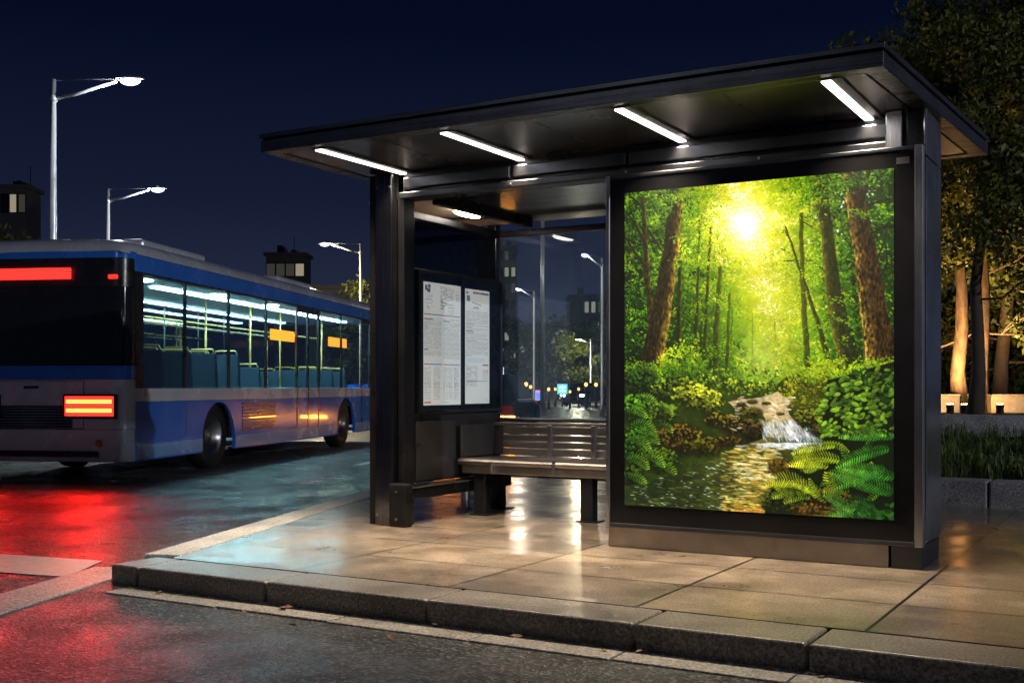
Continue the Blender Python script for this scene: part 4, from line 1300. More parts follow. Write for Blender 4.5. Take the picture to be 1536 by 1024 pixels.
for x_, y_ in seats:
    if sp_ is None:
        sp_ = MB().side_prism([(0.0, 0.45), (0.0, 0.53), (-0.36, 0.50), (-0.44, 1.12), (-0.50, 1.14), (-0.47, 0.47), (-0.42, 0.43)], -0.21, 0.21).build('seat', M['seat_fabric'], bus, 0.02)
        MB().box(-0.06, 0.06, -0.3, -0.15, 0.0, 0.46).build('pedestal', M['seat_shell'], sp_)
        MB().tube([(-0.2, -0.48, 1.1), (-0.16, -0.49, 1.19), (0.16, -0.49, 1.19), (0.2, -0.48, 1.1)], 0.014, 6).build('grab_handle', M['handrail'], sp_)
        c = sp_
    else:
        c = dup(sp_, bus)
    c.location = (x_, y_ + 0.25, 0.37 + (0.18 if y_ < 4 else 0))
for x_, y_ in ((0.3, 1.4), (-0.3, 2.9), (0.3, 4.4), (0.45, 5.9), (0.45, 7.35), (-0.3, 8.6), (0.4, 9.9)):
    MB().tube([(x_, y_, 0.37), (x_, y_, 2.6)], 0.018, 8).build('grab_pole', M['handrail'], bus, smooth=True)
for x_ in (-0.32, 0.32):
    MB().tube([(x_, 1.2, 2.2), (x_, 10, 2.2)], 0.016, 8).build('grab_rail', M['handrail'], bus, smooth=True)
for wy in WY:
    for sgn in (1, -1):
        wh = MB().lathe([(0.14, 0.02), (0.14, 0.06), (0.05, 0.09), (0.05, 0.1)], 'x', 16, (0, 0, 0)).build('wheel', M['silver'], bus)
        wh.location = (sgn * 1.02, wy, 0.48)
        if sgn < 0:
            wh.rotation_euler = (0, 0, PI)
        MB().lathe([(0.3, -0.12), (0.44, -0.13), (0.48, -0.09), (0.48, 0.11), (0.45, 0.15), (0.3, 0.14)], 'x', 32, cap=False).build('tyre', M['rubber'], wh, smooth=True)
        MB().lathe([(0.305, 0.13), (0.27, 0.10), (0.24, 0.04), (0.13, 0.03), (0.13, 0.0)], 'x', 24, cap=False).build('rim', M['silver'], wh, smooth=True)
for sgn in (1, -1):
    for wy in WY:
        ar = MB()
        for k_ in range(12):
            a0, a1 = PI * k_ / 12, PI * (k_ + 1) / 12
            q = [(0.58, a0), (0.58, a1)]
            v = []
            for xx in (sgn * 0.72, sgn * 1.2):
                for rr, a in q:
                    v.append((xx, wy + rr * math.cos(a), 0.42 + rr * math.sin(a) * 0.97))
            ar.add(v, [(0, 1, 3, 2)])
        disc = [(sgn * 0.715, wy + 0.585 * math.cos(PI * k_ / 12), 0.42 + 0.57 * math.sin(PI * k_ / 12)) for k_ in range(13)]
        disc += [(sgn * 0.715, wy - 0.585, 0.3), (sgn * 0.715, wy + 0.585, 0.3)]
        ar.add(disc, [tuple(range(len(disc)))])
        ar.build('wheel_arch', M['bus_dark'], bus)
box('underbody', M['bus_dark'], bus, -0.7, 0.7, 0.3, 11.6, 0.24, 0.325)

def spot(name, loc, target, col, power, angle, blend=0.6, size=0.05, parent=None):
    l = bpy.data.lights.new(name, 'SPOT')
    l.color = col
    l.energy = power
    l.spot_size = R(angle)
    l.spot_blend = blend
    l.shadow_soft_size = size
    o = bpy.data.objects.new(name, l)
    COL.objects.link(o)
    o.location = loc
    d = Vector(target) - Vector(loc)
    o.rotation_euler = d.to_track_quat('-Z', 'Y').to_euler()
    if parent is not None:
        o.parent = parent
    return o
# the tail lamps' beams
for sgn in (-1, 1):
    spot('tail_beam', (sgn * 0.78, -0.12, 0.95), (sgn * 0.78 + 1.2, -8.0, 0.35), (1.0, 0.010, 0.008), 130, 110, 0.7, 0.15, bus)

# ------------------------------------------------------------------ street lamps
lamp_proto = None
def street_lamp(px, d, z_head, flip, label, turn=0.0):
    global lamp_proto
    x, y = at(px, d)
    if lamp_proto is None:
        t = thing('street_lamp', label, 'street lamp', group='street lamps along the road')
        MB().tube([(0, 0, 0), (0, 0, 0.5), (0, 0, 0.51), (0, 0, 8.05)], [0.11, 0.11, 0.085, 0.06], 16).build('pole', M['lamp_pole'], t, smooth=True)
        MB().tube([(0.0, 0, 7.6), (0.5, 0, 7.72), (1.42, 0, 8.0)], [0.045, 0.04, 0.03], 10).build('arm', M['lamp_pole'], t, smooth=True)
        MB().tube([(0, 0, 8.02), (0.9, 0, 8.05), (1.45, 0, 8.04)], 0.012, 8).build('stay', M['lamp_pole'], t, smooth=True)
        MB().tube([(-0.0, 0, 7.55), (0, 0, 7.68)], 0.085, 16).build('collar', M['lamp_pole'], t, smooth=True)
        h = MB().ellipsoid((1.70, 0, 8.07), (0.33, 0.14, 0.05), 24, 10).build('lamp_head', M['lamp_pole'], t, smooth=True)
        MB().ellipsoid((1.72, 0, 8.02), (0.23, 0.13, 0.105), 24, 10).build('lens', M['street_led'], h, smooth=True)
        pl_ = bpy.data.lights.new('lamp_glow', 'POINT')
        pl_.color = (0.86, 0.92, 1.0)
        pl_.energy = 430
        pl_.shadow_soft_size = 0.1
        po = bpy.data.objects.new('lamp_glow', pl_)
        COL.objects.link(po)
        po.parent = t
        po.location = (1.72, 0, 7.8)
        lamp_proto = t
    else:
        t = dup(lamp_proto)
        t['label'] = label
    sc = (z_head - ZR) / 8.0
    t.location = (x, y, ZR)
    t.scale = (sc, sc, sc)
    t.rotation_euler = (0, 0, YAW + (PI if flip else 0) + R(turn))
    return t
street_lamp(80, 25.7, 8.0, False, 'tallest and nearest street lamp, its arm reaching right above the rear of the bus')
street_lamp(162, 39.8, 8.0, False, 'lit street lamp behind the middle of the bus roof')
lampC = street_lamp(541, 55, 8.0, True, 'lit street lamp beside the black shelter column, arm reaching left')
lampA = street_lamp(903, 47, 6.4, True, 'lit street lamp whose pole stands against the advertising cabinet edge, seen through shelter glass', 56)
lampB = street_lamp(801, 57, 5.9, True, 'lit street lamp left of the tall bare mast, seen through shelter glass', 52)
street_lamp(755, 130, 5.8, False, 'small far street lamp low beside the rear shelter post')
lampD = street_lamp(886, 91, 4.9, True, 'far street lamp shining above the yellow lit tree behind the glass')
def relens(t, mat, power, col):
    for h in t.children:
        if h.type == 'LIGHT':
            h.data = h.data.copy()
            h.data.energy = power
            h.data.color = col
    for h in t.children:
        for c in h.children:
            c.data = c.data.copy()
            c.data.materials.clear()
            c.data.materials.append(M[mat])
def added_lamp(x, y, rz, label, mat, power, col, sc=0.8):  # copies of the street lamp, added outside the view
    t = dup(lamp_proto)
    t['label'] = label
    t.location = (x, y, ZR)
    t.rotation_euler = (0, 0, rz)
    t.scale = (sc, sc, sc)
    relens(t, mat, power, col)
relens(lampA, 'street_led', 170, (1.0, 0.88, 0.7))
relens(lampB, 'street_led', 170, (1.0, 0.88, 0.7))
relens(lampC, 'street_tree', 1800, (1.0, 0.86, 0.55))
relens(lampD, 'street_tree', 1500, (1.0, 0.86, 0.55))
added_lamp(-6.6, -1.6, R(75), 'added white street lamp out of view at the near left of the side street', 'added_left_led', 120, (0.8, 0.88, 1.0))  # added to light the bus rear and near paving
added_lamp(20.0, 5.6, R(170), 'added white street lamp out of view far right of the shelter', 'added_right_led', 6500, (0.9, 0.92, 1.0), 0.85)  # added to brighten the kerb side of the bus
x, y = at(814, 49)
mp_ = thing('mast', 'tall pale bare mast standing behind the shelter glass', 'mast', (x, y, ZR))
MB().tube([(0, 0, 0), (0, 0, 12)], [0.115, 0.07], 16).build('pole', M['lamp_pole'], mp_, smooth=True)
MB().tube([(0, 0, 0), (0, 0, 0.06)], [0.2, 0.2], 16).build('base_plate', M['lamp_pole'], mp_)
MB().ellipsoid((0, 0, 12.05), (0.11, 0.11, 0.09), 12, 8).build('finial', M['lamp_pole'], mp_, smooth=True)

# ------------------------------------------------------------------ trees
def leaf_cloud(centres, radii, n, size, seed):
    r = np.random.default_rng(seed)
    cidx = r.choice(len(centres), n, p=np.array(radii) ** 2 / sum(np.array(radii) ** 2))
    C = np.array(centres)[cidx]
    Rr = np.array(radii)[cidx]
    d = r.normal(size=(n, 3))
    d /= np.linalg.norm(d, axis=1)[:, None]
    rad = r.random(n) ** 0.45
    P = C + d * (rad * Rr)[:, None] * np.array([1, 1, 0.75])
    a = r.normal(size=(n, 3)); a /= np.linalg.norm(a, axis=1)[:, None]
    b = np.cross(a, r.normal(size=(n, 3))); b /= np.linalg.norm(b, axis=1)[:, None]
    s = size * r.uniform(0.6, 1.3, n)[:, None]
    V = np.stack([P - a * s, P + b * s * 0.45, P + a * s, P - b * s * 0.45], 1)
    return V.reshape(-1, 3)

def tree(name, label, px, d, z0, height, spread, low, nleaf, lsize, mat, bark, seed, stems=1, group=None, trunk_r=0.13, lean=0.0):
    r = random.Random(seed)
    x, y = at(px, d)
    t = thing(name, label, 'tree', (x, y, z0), 0, group)
    tk = MB()
    cs, rs = [], []
    for s in range(stems):
        a0 = r.uniform(0, 2 * PI)
        off = 0.0 if stems == 1 else 0.18
        bx, by = off * math.cos(a0 + s * 2 * PI / stems), off * math.sin(a0 + s * 2 * PI / stems)
        pts, rad = [], []
        hgt = height * r.uniform(0.78, 0.9)
        lx, ly = r.uniform(-.12, .12) + lean, r.uniform(-.12, .12)
        if stems > 1:
            lx += 0.13 * math.cos(a0 + s * 2 * PI / stems); ly += 0.13 * math.sin(a0 + s * 2 * PI / stems)
        m = 9
        for i in range(m):
            q = i / (m - 1)
            pts.append((bx + lx * q * hgt + r.uniform(-.05, .05) * (i > 0), by + ly * q * hgt + r.uniform(-.05, .05) * (i > 0), q * hgt))
            rad.append(trunk_r * (1.25 if i == 0 else 1) * (1 - 0.85 * q) + 0.01)
        tk.tube(pts, rad, 9)
        nb = max(5, int(11 / stems) + 2)
        for k_ in range(nb):
            q = low / height + (1 - low / height) * (k_ + r.random()) / nb * 0.95
            i = min(m - 2, int(q * (m - 1)))
            p = Vector(pts[i]).lerp(Vector(pts[i + 1]), q * (m - 1) - i)
            ang = k_ * 2.4 + r.uniform(-.4, .4) + s
            ln = spread * (1.05 - 0.55 * q) * r.uniform(0.6, 1.1)
            up = r.uniform(0.25, 0.75)
            e1 = p + Vector((math.cos(ang) * ln * .5, math.sin(ang) * ln * .5, ln * up * .35))
            e2 = p + Vector((math.cos(ang + .2) * ln, math.sin(ang + .2) * ln, ln * up * .8))
            rr = max(0.012, trunk_r * (1 - 0.85 * q) * 0.25)
            jl = ln * .06
            jt = lambda v: v + Vector((r.uniform(-jl, jl), r.uniform(-jl, jl), r.uniform(-jl, jl)))
            tk.tube([p, jt(p.lerp(e1, .35)), jt(p.lerp(e1, .7)), e1, jt(e1.lerp(e2, .35)), jt(e1.lerp(e2, .7)), e2], [rr, rr * .85, rr * .75, rr * .62, rr * .5, rr * .36, rr * .2], 6)
            for _ in range(2):
                aa = ang + r.uniform(-1, 1)
                e3 = e1 + Vector((math.cos(aa) * ln * .5, math.sin(aa) * ln * .5, ln * r.uniform(0, .45)))
                tk.tube([e1, e1.lerp(e3, .5) + Vector((0, 0, .03)), e3], [rr * .5, rr * .35, rr * .12], 5)
                cs.append(tuple(e3)); rs.append(spread * r.uniform(.2, .36))
            cs.append(tuple(e2)); rs.append(spread * r.uniform(.25, .42))
            cs.append(tuple(e1.lerp(e2, .5))); rs.append(spread * r.uniform(.2, .32))
        cs.append(pts[-1]); rs.append(spread * .34)
    tk.build('trunk', bark, t, smooth=True)
    V = leaf_cloud(cs, rs, nleaf, lsize, seed)
    me = bpy.data.meshes.new('crown')
    me.vertices.add(len(V)); me.vertices.foreach_set('co', V.reshape(-1).astype(np.float32))
    me.loops.add(len(V)); me.loops.foreach_set('vertex_index', np.arange(len(V), dtype=np.int32))
    me.polygons.add(len(V) // 4); me.polygons.foreach_set('loop_start', np.arange(0, len(V), 4, dtype=np.int32))
    me.update(calc_edges=True)
    me.materials.append(mat)
    o = bpy.data.objects.new('crown', me)
    COL.objects.link(o)
    o.parent = t
    return t

GT = 'trees in the terrace garden right of the shelter'
tree('broadleaf_tree', 'dark trunked tree in front of the warm lit wall right of the shelter', 1462, 16.3, 0.6, 6.0, 2.1, 2.0, 26000, 0.055, M['leaf'], M['dark_bark'], 21, 1, GT, 0.10, 0.0)
tree('broadleaf_tree', 'tree with two pale stems glowing in the uplight behind the dark trunk', 1452, 18.9, 0.66, 6.4, 2.5, 2.4, 34000, 0.06, M['leaf'], M['bark'], 22, 2, GT, 0.12)
tree('broadleaf_tree', 'tree at the right picture edge with leaves lit from below', 1560, 17.6, 0.66, 6.6, 2.6, 2.3, 34000, 0.058, M['leaf'], M['dark_bark'], 23, 1, GT, 0.13)
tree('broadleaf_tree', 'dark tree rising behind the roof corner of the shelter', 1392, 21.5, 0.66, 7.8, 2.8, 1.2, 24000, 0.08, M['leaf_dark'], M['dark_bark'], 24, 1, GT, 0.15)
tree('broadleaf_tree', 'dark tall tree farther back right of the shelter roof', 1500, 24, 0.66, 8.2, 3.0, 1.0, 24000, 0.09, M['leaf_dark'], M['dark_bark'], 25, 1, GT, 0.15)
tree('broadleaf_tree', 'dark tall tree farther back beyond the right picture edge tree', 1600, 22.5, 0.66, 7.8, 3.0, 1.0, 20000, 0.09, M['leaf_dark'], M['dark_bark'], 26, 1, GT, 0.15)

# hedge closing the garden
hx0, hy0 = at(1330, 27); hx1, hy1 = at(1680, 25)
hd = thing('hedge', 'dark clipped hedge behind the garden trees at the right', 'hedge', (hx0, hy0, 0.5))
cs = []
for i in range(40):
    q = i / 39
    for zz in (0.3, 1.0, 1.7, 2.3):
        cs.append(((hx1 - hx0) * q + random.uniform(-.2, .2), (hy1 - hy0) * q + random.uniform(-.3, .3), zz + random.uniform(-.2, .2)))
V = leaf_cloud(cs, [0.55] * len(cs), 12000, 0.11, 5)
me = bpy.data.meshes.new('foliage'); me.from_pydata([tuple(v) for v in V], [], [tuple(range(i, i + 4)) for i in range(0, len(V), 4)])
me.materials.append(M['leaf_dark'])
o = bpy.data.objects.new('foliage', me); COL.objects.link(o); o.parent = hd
hs_ = MB()
for i in range(0, 40, 3):
    q = i / 39
    hs_.tube([((hx1 - hx0) * q, (hy1 - hy0) * q, 0), ((hx1 - hx0) * q + .1, (hy1 - hy0) * q, 1.6)], [0.06, 0.02], 6)
hs_.build('stem', M['dark_bark'], hd)

# planter kerb, grass bed, retaining wall, terrace, lit wall
def arcy(x):
    return 10.95 + 0.012 * (x + 1.2) ** 2
pk = thing('planter_kerb', 'pale granite kerb edging the grass bed right of the shelter', 'kerb', (-1.2, 10.95, 0))
kb = MB()
xs = [-3.3, -2.4, -1.42, -0.1, 1.2, 2.5, 3.8, 5.1]
for a, b in zip(xs[:-1], xs[1:]):
    a_, b_ = a + .006, b - .006
    kb.prism([(a_ + 1.2, arcy(a) - 10.95), (b_ + 1.2, arcy(b) - 10.95), (b_ + 1.2, arcy(b) - 10.95 + .36), (a_ + 1.2, arcy(a) - 10.95 + .36)], -0.1, 0.225)
kb.build('kerb_stone', M['planter_stone'], pk, 0.018)
bed = MB()
nx, ny = 24, 12
v, f = [], []
for j in range(ny + 1):
    for i in range(nx + 1):
        x = -3.5 + 11.5 * i / nx
        y = 11.2 + 4.05 * j / ny
        v.append((x, y, 0.14 + 0.32 * (j / ny) ** 0.9 + random.uniform(-.015, .015)))
for j in range(ny):
    for i in range(nx):
        a = j * (nx + 1) + i
        f.append((a, a + 1, a + nx + 2, a + nx + 1))
structure(bed.add(v, f).build('garden_bed', M['soil'], smooth=True))
r = np.random.default_rng(9)
v, f = [], []
for k_ in range(1500):
    x0, y0 = r.uniform(-3.2, 5.5), r.uniform(11.4, 15.1)
    z0 = 0.14 + 0.32 * ((y0 - 11.2) / 4.05) ** 0.9 - 0.01
    tall = r.uniform(.10, .26)
    for _ in range(9):
        a = r.uniform(0, 2 * PI); l = tall * r.uniform(.7, 1.2); out_ = l * r.uniform(.2, .8)
        dx, dy = math.cos(a), math.sin(a)
        wx, wy = -dy * .006, dx * .006
        bx, by = x0 + r.normal(0, .03), y0 + r.normal(0, .03)
        b = len(v)
        v += [(bx - wx, by - wy, z0), (bx + wx, by + wy, z0), (bx + dx * out_ * .45 + wx * .8, by + dy * out_ * .45 + wy * .8, z0 + l * .75), (bx + dx * out_ * .45 - wx * .8, by + dy * out_ * .45 - wy * .8, z0 + l * .75), (bx + dx * out_, by + dy * out_, z0 + l * .85)]
        f += [(b, b + 1, b + 2, b + 3), (b + 3, b + 2, b + 4)]
gs = MB().add(v, f).build('grass', M['grass'])
tag(gs, 'tufted green grass growing in the raised bed', 'grass', kind='stuff')
rw = thing('retaining_wall', 'low grey stone retaining wall behind the grass bed', 'wall', (0, 15.3, 0.3))
kb = MB()
x = -4.2
while x < 9:
    kb.box(x + .008, x + 1.35, -0.1, 0.2, -0.3, 0.425)
    x += 1.358
kb.build('wall_block', M['planter_stone'], rw, 0.012)
kb = MB().box(-4.2, 9, -0.14, -0.102, -0.3, 0.18)
kb.build('ledge', M['gutter'], rw, 0.004)
structure(MB().prism([(-4.2, 15.4), (14, 15.4), (14, 40), (-6, 40)], -0.3, 0.66).build('terrace', M['far_ground']))
# lit wall in pieces; the middle one's shade is put into its grey stone
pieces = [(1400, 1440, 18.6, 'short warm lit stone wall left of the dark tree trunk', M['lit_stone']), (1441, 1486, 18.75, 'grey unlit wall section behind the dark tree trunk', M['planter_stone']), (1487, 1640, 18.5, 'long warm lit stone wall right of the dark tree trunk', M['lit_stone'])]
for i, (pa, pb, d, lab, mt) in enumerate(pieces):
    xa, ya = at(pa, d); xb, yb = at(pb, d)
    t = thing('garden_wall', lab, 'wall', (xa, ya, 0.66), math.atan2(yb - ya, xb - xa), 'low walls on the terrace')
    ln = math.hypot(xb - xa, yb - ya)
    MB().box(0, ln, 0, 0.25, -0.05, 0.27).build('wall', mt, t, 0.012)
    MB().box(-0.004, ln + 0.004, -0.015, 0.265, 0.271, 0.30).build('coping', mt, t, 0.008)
# ground spotlights
gl_proto = None
def ground_light(px, d, tx, td, tz, power, ang, label, col=(1, 0.56, 0.2), z=0.66):
    global gl_proto
    x, y = at(px, d)
    X, Y = at(tx, td)
    if gl_proto is None:
        t = thing('ground_spotlight', label, 'spotlight', group='garden ground spotlights')
        MB().tube([(0, 0, 0), (0, 0, 0.05)], 0.06, 14).build('base', M['black_metal'], t)
        h = MB().lathe([(0.045, 0.05), (0.06, 0.07), (0.065, 0.14), (0.058, 0.145)], n=16).build('lamp_housing', M['black_metal'], t)
        MB().lathe([(0.05, 0.146), (0.05, 0.15)], n=16).build('lens', M['warm_led'], h)
        gl_proto = t
    else:
        t = dup(gl_proto)
        t['label'] = label
    t.location = (x, y, z)
    spot('ground_beam', (x, y, z + 0.17), (X, Y, tz), col, power, ang, 0.8, 0.04)
ground_light(1447, 17.9, 1452, 18.9, 3.6, 1700, 125, 'warm spotlight at the foot of the pale double stem')
ground_light(1500, 18.0, 1512, 18.5, 0.9, 42, 140, 'warm spotlight grazing the long lit wall')
ground_light(1580, 18.6, 1545, 18.2, 4.0, 2600, 135, 'warm spotlight under the tree at the right picture edge')
ground_light(1425, 18.1, 1425, 18.6, 0.9, 30, 140, 'warm spotlight grazing the short lit wall')
ground_light(1500, 20.5, 1490, 22.5, 5.0, 2200, 130, 'warm spotlight behind the lit walls under the tall dark trees')

# trees beyond the road
GF = 'trees beyond the road'
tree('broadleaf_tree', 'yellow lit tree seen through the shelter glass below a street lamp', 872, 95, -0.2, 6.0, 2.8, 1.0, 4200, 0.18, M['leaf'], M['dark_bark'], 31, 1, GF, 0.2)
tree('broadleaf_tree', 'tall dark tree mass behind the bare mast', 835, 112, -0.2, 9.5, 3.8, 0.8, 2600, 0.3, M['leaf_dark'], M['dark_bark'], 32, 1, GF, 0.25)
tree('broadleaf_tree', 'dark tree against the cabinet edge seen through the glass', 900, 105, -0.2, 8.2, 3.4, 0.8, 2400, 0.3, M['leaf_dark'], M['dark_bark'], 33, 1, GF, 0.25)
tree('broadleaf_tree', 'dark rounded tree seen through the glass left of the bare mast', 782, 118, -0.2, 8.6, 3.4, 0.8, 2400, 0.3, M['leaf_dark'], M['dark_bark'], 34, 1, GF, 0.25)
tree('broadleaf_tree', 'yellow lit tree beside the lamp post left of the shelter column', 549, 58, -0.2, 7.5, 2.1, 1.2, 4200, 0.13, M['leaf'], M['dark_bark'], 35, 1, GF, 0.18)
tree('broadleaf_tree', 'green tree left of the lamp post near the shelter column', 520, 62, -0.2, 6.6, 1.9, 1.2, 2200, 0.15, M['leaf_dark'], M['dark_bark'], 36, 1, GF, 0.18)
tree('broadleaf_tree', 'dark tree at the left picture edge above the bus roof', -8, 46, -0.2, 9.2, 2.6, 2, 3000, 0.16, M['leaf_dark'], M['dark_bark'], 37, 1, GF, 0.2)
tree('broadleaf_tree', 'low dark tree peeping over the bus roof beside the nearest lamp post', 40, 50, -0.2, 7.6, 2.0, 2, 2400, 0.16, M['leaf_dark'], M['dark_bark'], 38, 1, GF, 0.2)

# ------------------------------------------------------------------ buildings
def building(name, label, px, d, wpx, ztop, rows, cols, lit, seed, depth=10, mat='concrete', z0=-0.3, wz0=None, whf=0.55, wwf=0.6, plant=True):
    r = random.Random(seed)
    x, y = at(px, d)
    t = thing(name, label, 'building', (x, y, z0), YAW)
    wdt = wpx / F * d
    H = ztop - z0
    MB().box(-wdt / 2, wdt / 2, 0, depth, 0, H).build('wall', M[mat], t)
    rf_ = MB().box(-wdt / 2 - .25, wdt / 2 + .25, -.25, depth + .25, H + .002, H + .35).build('roof', M[mat], t)
    if plant:
        for _ in range(3):
            a = r.uniform(-wdt * .4, wdt * .3); ww = r.uniform(.06, .15) * wdt
            MB().box(a, a + ww, 2, 4, H + .352, H + r.uniform(.8, 1.6)).build('roof_plant', M['bus_dark'], rf_)
        MB().tube([(wdt * .1, 3, H + .352), (wdt * .1, 3, H + 2.6)], 0.04, 6).build('aerial', M['bus_dark'], rf_)
    lo = wz0 if wz0 is not None else H * 0.2
    for j in range(rows):
        for i in range(cols):
            cx_ = -wdt / 2 + wdt * (i + .5) / cols
            cz = lo + (H - lo) * (j + .5) / rows
            ww, hh = wdt / cols * wwf / 2, (H - lo) / rows * whf / 2
            k_ = lit.get((i, j), 'window_dark')
            fr_ = MB().box(cx_ - ww - .08, cx_ + ww + .08, -0.06, -0.002, cz - hh - .08, cz + hh + .08).build('window', M['bus_dark'], t)
            MB().box(cx_ - ww, cx_ + ww, -0.075, -0.0605, cz - hh, cz + hh).build('pane', M[k_], fr_)
    return t
building('office_block', 'dark flat roofed block with a row of dim windows above the bus roof', 428, 130, 58, 16.2, 1, 4, {(0, 0): 'window_dim', (1, 0): 'window_dim', (2, 0): 'window_dim', (3, 0): 'window_lit'}, 1, wz0=13.2, whf=.42, wwf=.84, depth=4)
building('pavilion', 'low pale pavilion roof lit beside the yellow tree left of the shelter', 490, 95, 62, 9.3, 1, 8, {(2, 0): 'window_dim', (5, 0): 'window_dim'}, 2, mat='pale_wall', wz0=6.8, whf=.45, wwf=.5, plant=False)
building('office_block', 'dark block with two lit windows at the left picture edge', 20, 100, 40, 18.6, 1, 3, {(1, 0): 'window_lit', (2, 0): 'window_dim'}, 3, depth=3, wz0=16.3, whf=.6, wwf=.7)
building('tower_block', 'dark tower with scattered lit windows behind the shelter glass, left of the lamps', 745, 190, 60, 24.5, 8, 6, {(4, 6): 'window_lit', (5, 6): 'window_lit', (4, 7): 'window_dim', (5, 5): 'window_dim', (4, 2): 'window_lit', (5, 1): 'window_lit'}, 4, wz0=3)
building('office_block', 'long dark block with a lit top row behind the trees, right in the shelter glass', 905, 170, 100, 14.6, 4, 10, {(2, 3): 'window_lit', (3, 3): 'window_lit', (4, 3): 'window_dim', (3, 2): 'window_dim', (4, 2): 'window_lit'}, 5, wz0=3)
building('apartment_block', 'wide dark block low on the horizon behind the tower', 800, 210, 160, 12.0, 4, 14, {(1, 3): 'window_lit', (2, 1): 'window_lit', (4, 0): 'window_dim', (6, 1): 'window_lit', (9, 2): 'window_dim', (3, 2): 'window_lit', (5, 2): 'window_lit', (7, 3): 'window_dim', (8, 1): 'window_lit', (10, 3): 'window_lit', (11, 1): 'window_dim', (3, 0): 'window_lit'}, 6, wz0=2)

# ------------------------------------------------------------------ cars, signs, garden lamps beyond the road
car_proto = {}
def car(px, d, rz, mat, label, group='cars on the road ahead', amber=False):
    x, y = at(px, d)
    key = (mat, amber)
    if key not in car_proto:
        t = thing('car', label, 'car', group=group)
        body = [(-2.15, .30), (-2.2, .55), (-2.12, .86), (-1.6, .93), (1.0, .92), (1.9, .80), (2.12, .62), (2.15, .32)]
        MB().side_prism(body, -0.88, 0.88).build('body', M[mat], t, 0.07, seg=3)
        pr = [(-1.85, .925), (-1.3, 1.40), (-.9, 1.45), (.1, 1.44), (.95, .925)]
        v = []
        for sx_ in (-1, 1):
            for yy, zz in pr:
                k_ = .84 - (zz - .92) * .32
                v.append((sx_ * k_, yy, zz))
        n = len(pr)
        f = [tuple(range(n)), tuple(range(n, 2 * n))[::-1]] + [(i, (i + 1) % n, n + (i + 1) % n, n + i) for i in range(n)]
        MB().add(v, f).build('greenhouse', M['dark_glass'], t, 0.03)
        MB().box(-.62, .62, -1.2, .0, 1.44, 1.475).build('roof', M[mat], t, 0.02)
        for wy in (-1.35, 1.32):
            for s_ in (-1, 1):
                wl = MB().lathe([(0.2, -.02), (.2, .1), (.05, .11)], 'x', 16, (0, 0, 0)).build('wheel', M['silver'], t)
                wl.location = (s_ * .78, wy, .32)
                if s_ < 0:
                    wl.rotation_euler = (0, 0, PI)
                MB().lathe([(.2, -.1), (.3, -.1), (.32, -.06), (.32, .08), (.3, .105), (.2, .1)], 'x', 24, cap=False).build('tyre', M['rubber'], wl, smooth=True)
        for s_ in (-1, 1):
            MB().box(s_ * .72 - .12, s_ * .72 + .12, -2.215, -2.15, .62, .78).build('tail_light', M['red_dim'], t, 0.01)
            MB().box(s_ * .66 - .15, s_ * .66 + .15, 2.05, 2.125, .62, .72).build('headlight', M['head_lamp'], t, 0.01)
            if amber:
                MB().box(s_ * .6 - .3, s_ * .6 + .3, -2.25, -2.19, .49, .56).build('indicator', M['amber_lamp'], t, 0.008)
        car_proto[key] = t
    else:
        t = dup(car_proto[key])
        t['label'] = label
    t.location = (x, y, ZR)
    t.rotation_euler = (0, 0, rz)
car(738, 27, BROT, 'car_paint', 'dark car with amber indicators lit behind the shelter glass above the bench', amber=True)
car(768, 78, BROT + PI, 'car_paint', 'small dark car facing us with headlights on, far left behind the glass')
car(836, 84, BROT + PI / 2, 'car_red', 'far red car standing side on below the cyan sign')
car(878, 74, BROT + PI * .9, 'car_paint', 'far dark car at the right of the glass beside the cabinet edge')

def lit_sign(px, d, zc, wd, ht, label, mat, detail):
    x, y = at(px, d)
    t = thing('lit_sign', label, 'sign', (x, y, ZR), YAW)
    zc -= ZR
    MB().tube([(0, 0.06, 0), (0, 0.06, zc - ht / 2)], 0.05, 8).build('post', M['bus_dark'], t)
    MB().box(-wd / 2 - .05, wd / 2 + .05, 0, .15, zc - ht / 2 - .05, zc + ht / 2 + .05).build('case', M['bus_dark'], t, 0.02)
    fc = MB().box(-wd / 2, wd / 2, -.012, -.001, zc - ht / 2, zc + ht / 2).build('panel', M[mat], t)
    b = MB()
    for (x0, x1, z0, z1) in detail:
        b.box(-wd / 2 + x0 * wd, -wd / 2 + x1 * wd, -.02, -.0125, zc - ht / 2 + z0 * ht, zc - ht / 2 + z1 * ht)
    b.build('picture', M['pale_screen'] if mat != 'pink_screen' else M['blue_screen'], fc)
lit_sign(843.5, 70, 0.98, 0.62, 0.62, 'square cyan backlit sign among the trees behind the glass', 'cyan_screen', [(.42, .58, .12, .88), (.15, .38, .55, .8), (.62, .85, .55, .8), (.15, .38, .2, .42), (.62, .85, .2, .42)])
lit_sign(807.5, 66, 0.62, 0.36, 0.6, 'narrow pink and blue backlit sign left of the bare mast', 'pink_screen', [(.12, .88, .08, .75)])

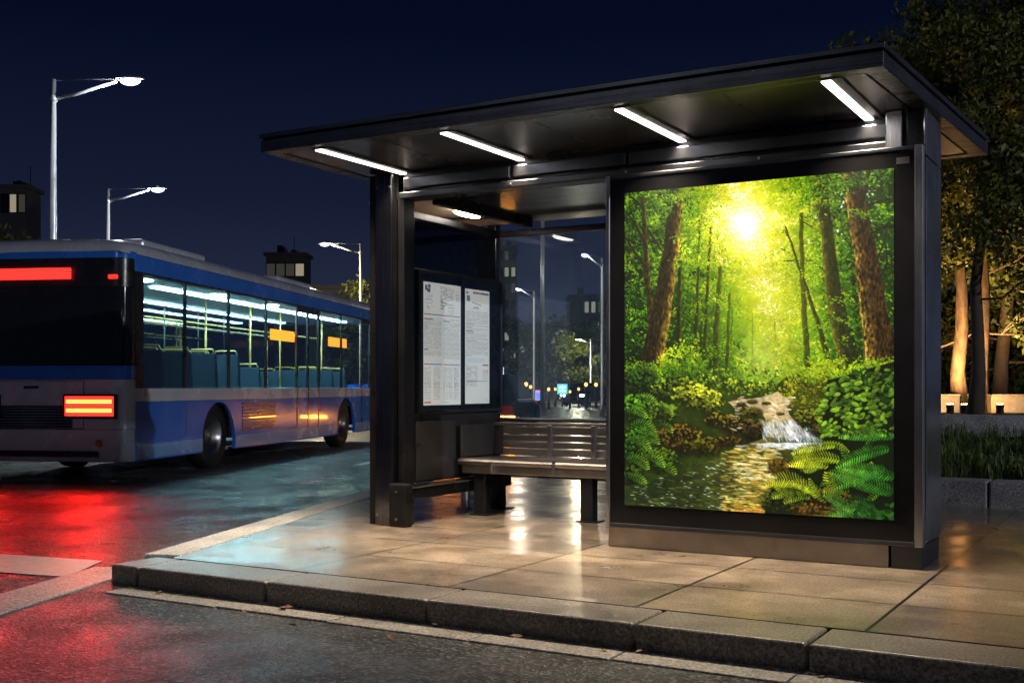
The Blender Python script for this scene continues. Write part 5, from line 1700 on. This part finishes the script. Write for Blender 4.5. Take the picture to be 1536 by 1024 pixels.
bl = None
for px, d, lab in ((789, 60, 'leftmost amber globe light beyond the road, beside the dark car behind the glass'), (796, 67, 'amber globe light just left of the lamp post by the pink sign'), (823, 62, 'amber globe light between the bare mast and the cyan sign'), (833, 69, 'amber globe light close to the left edge of the cyan sign'),
                   (855, 63, 'amber globe light close to the right edge of the cyan sign'), (868, 70, 'amber globe light below the yellow lit tree'), (879, 64, 'amber globe light left of the far street lamp post on the right'), (894, 66, 'amber globe light nearest the advertising cabinet edge')):
    x, y = at(px, d)
    if bl is None:
        bl = thing('bollard_light', lab, 'bollard light', group='amber bollard lights beyond the road')
        MB().tube([(0, 0, 0), (0, 0, .85)], .06, 10).build('post', M['bus_dark'], bl)
        MB().ellipsoid((0, 0, .95), (.075, .075, .085), 12, 8).build('lamp_globe', M['globe_lamp'], bl, smooth=True)
        MB().lathe([(.085, 1.03), (.02, 1.06)], n=12).build('cap', M['bus_dark'], bl)
        t = bl
    else:
        t = dup(bl)
        t['label'] = lab
    t.location = (x, y, ZR)
    q = 1.0 + 0.14 * ((px * 7) % 5)
    t.scale = (q, q, q)

# fallen leaves in the gutter
lf0 = None
r = random.Random(4)
for i in range(16):
    if lf0 is None:
        v = [(0, -.03, 0), (.016, -.012, .006), (.014, .012, .004), (0, .034, .008), (-.014, .012, .009), (-.017, -.01, .003), (0, 0, 0)]
        v2 = [(a, b, c + .0015) for a, b, c in v]
        f = [(k_, (k_ + 1) % 6, 6) for k_ in range(6)]
        lf0 = MB().add(v, f).add(v2, f).build('fallen_leaf', M['dead_leaf'])
        tag(lf0, 'small brown fallen leaf lying in the gutter along the granite kerb', 'leaf', 'fallen leaves in the gutter')
        o = lf0
    else:
        o = dup(lf0)
    x = -5.3 + 5.2 * r.random()
    o.location = (x, 4.61 + r.uniform(-.06, .1) if r.random() < .75 else 4.3 + r.uniform(-.3, .2), ZR + .008)
    o.rotation_euler = (r.uniform(-.2, .2), r.uniform(-.2, .2), r.uniform(0, 6))
    q = r.uniform(.6, 1.2)
    o.scale = (q, q, q)

# ------------------------------------------------------------------ render settings
SC.view_settings.view_transform = 'Standard'
SC.view_settings.look = 'None'
SC.view_settings.exposure = 0.0
SC.view_settings.gamma = 1.0
SC.view_settings.use_curve_mapping = False
SC.render.engine = 'CYCLES'
cy = SC.cycles
cy.use_denoising = True
try:
    cy.denoiser = 'OPENIMAGEDENOISE'
except Exception:
    pass
cy.max_bounces = 8
cy.diffuse_bounces = 3
cy.glossy_bounces = 4
cy.transmission_bounces = 4
cy.transparent_max_bounces = 16
cy.sample_clamp_indirect = 8.0
cy.caustics_reflective = True
cy.caustics_refractive = False
cy.use_adaptive_sampling = True
cy.adaptive_threshold = 0.015
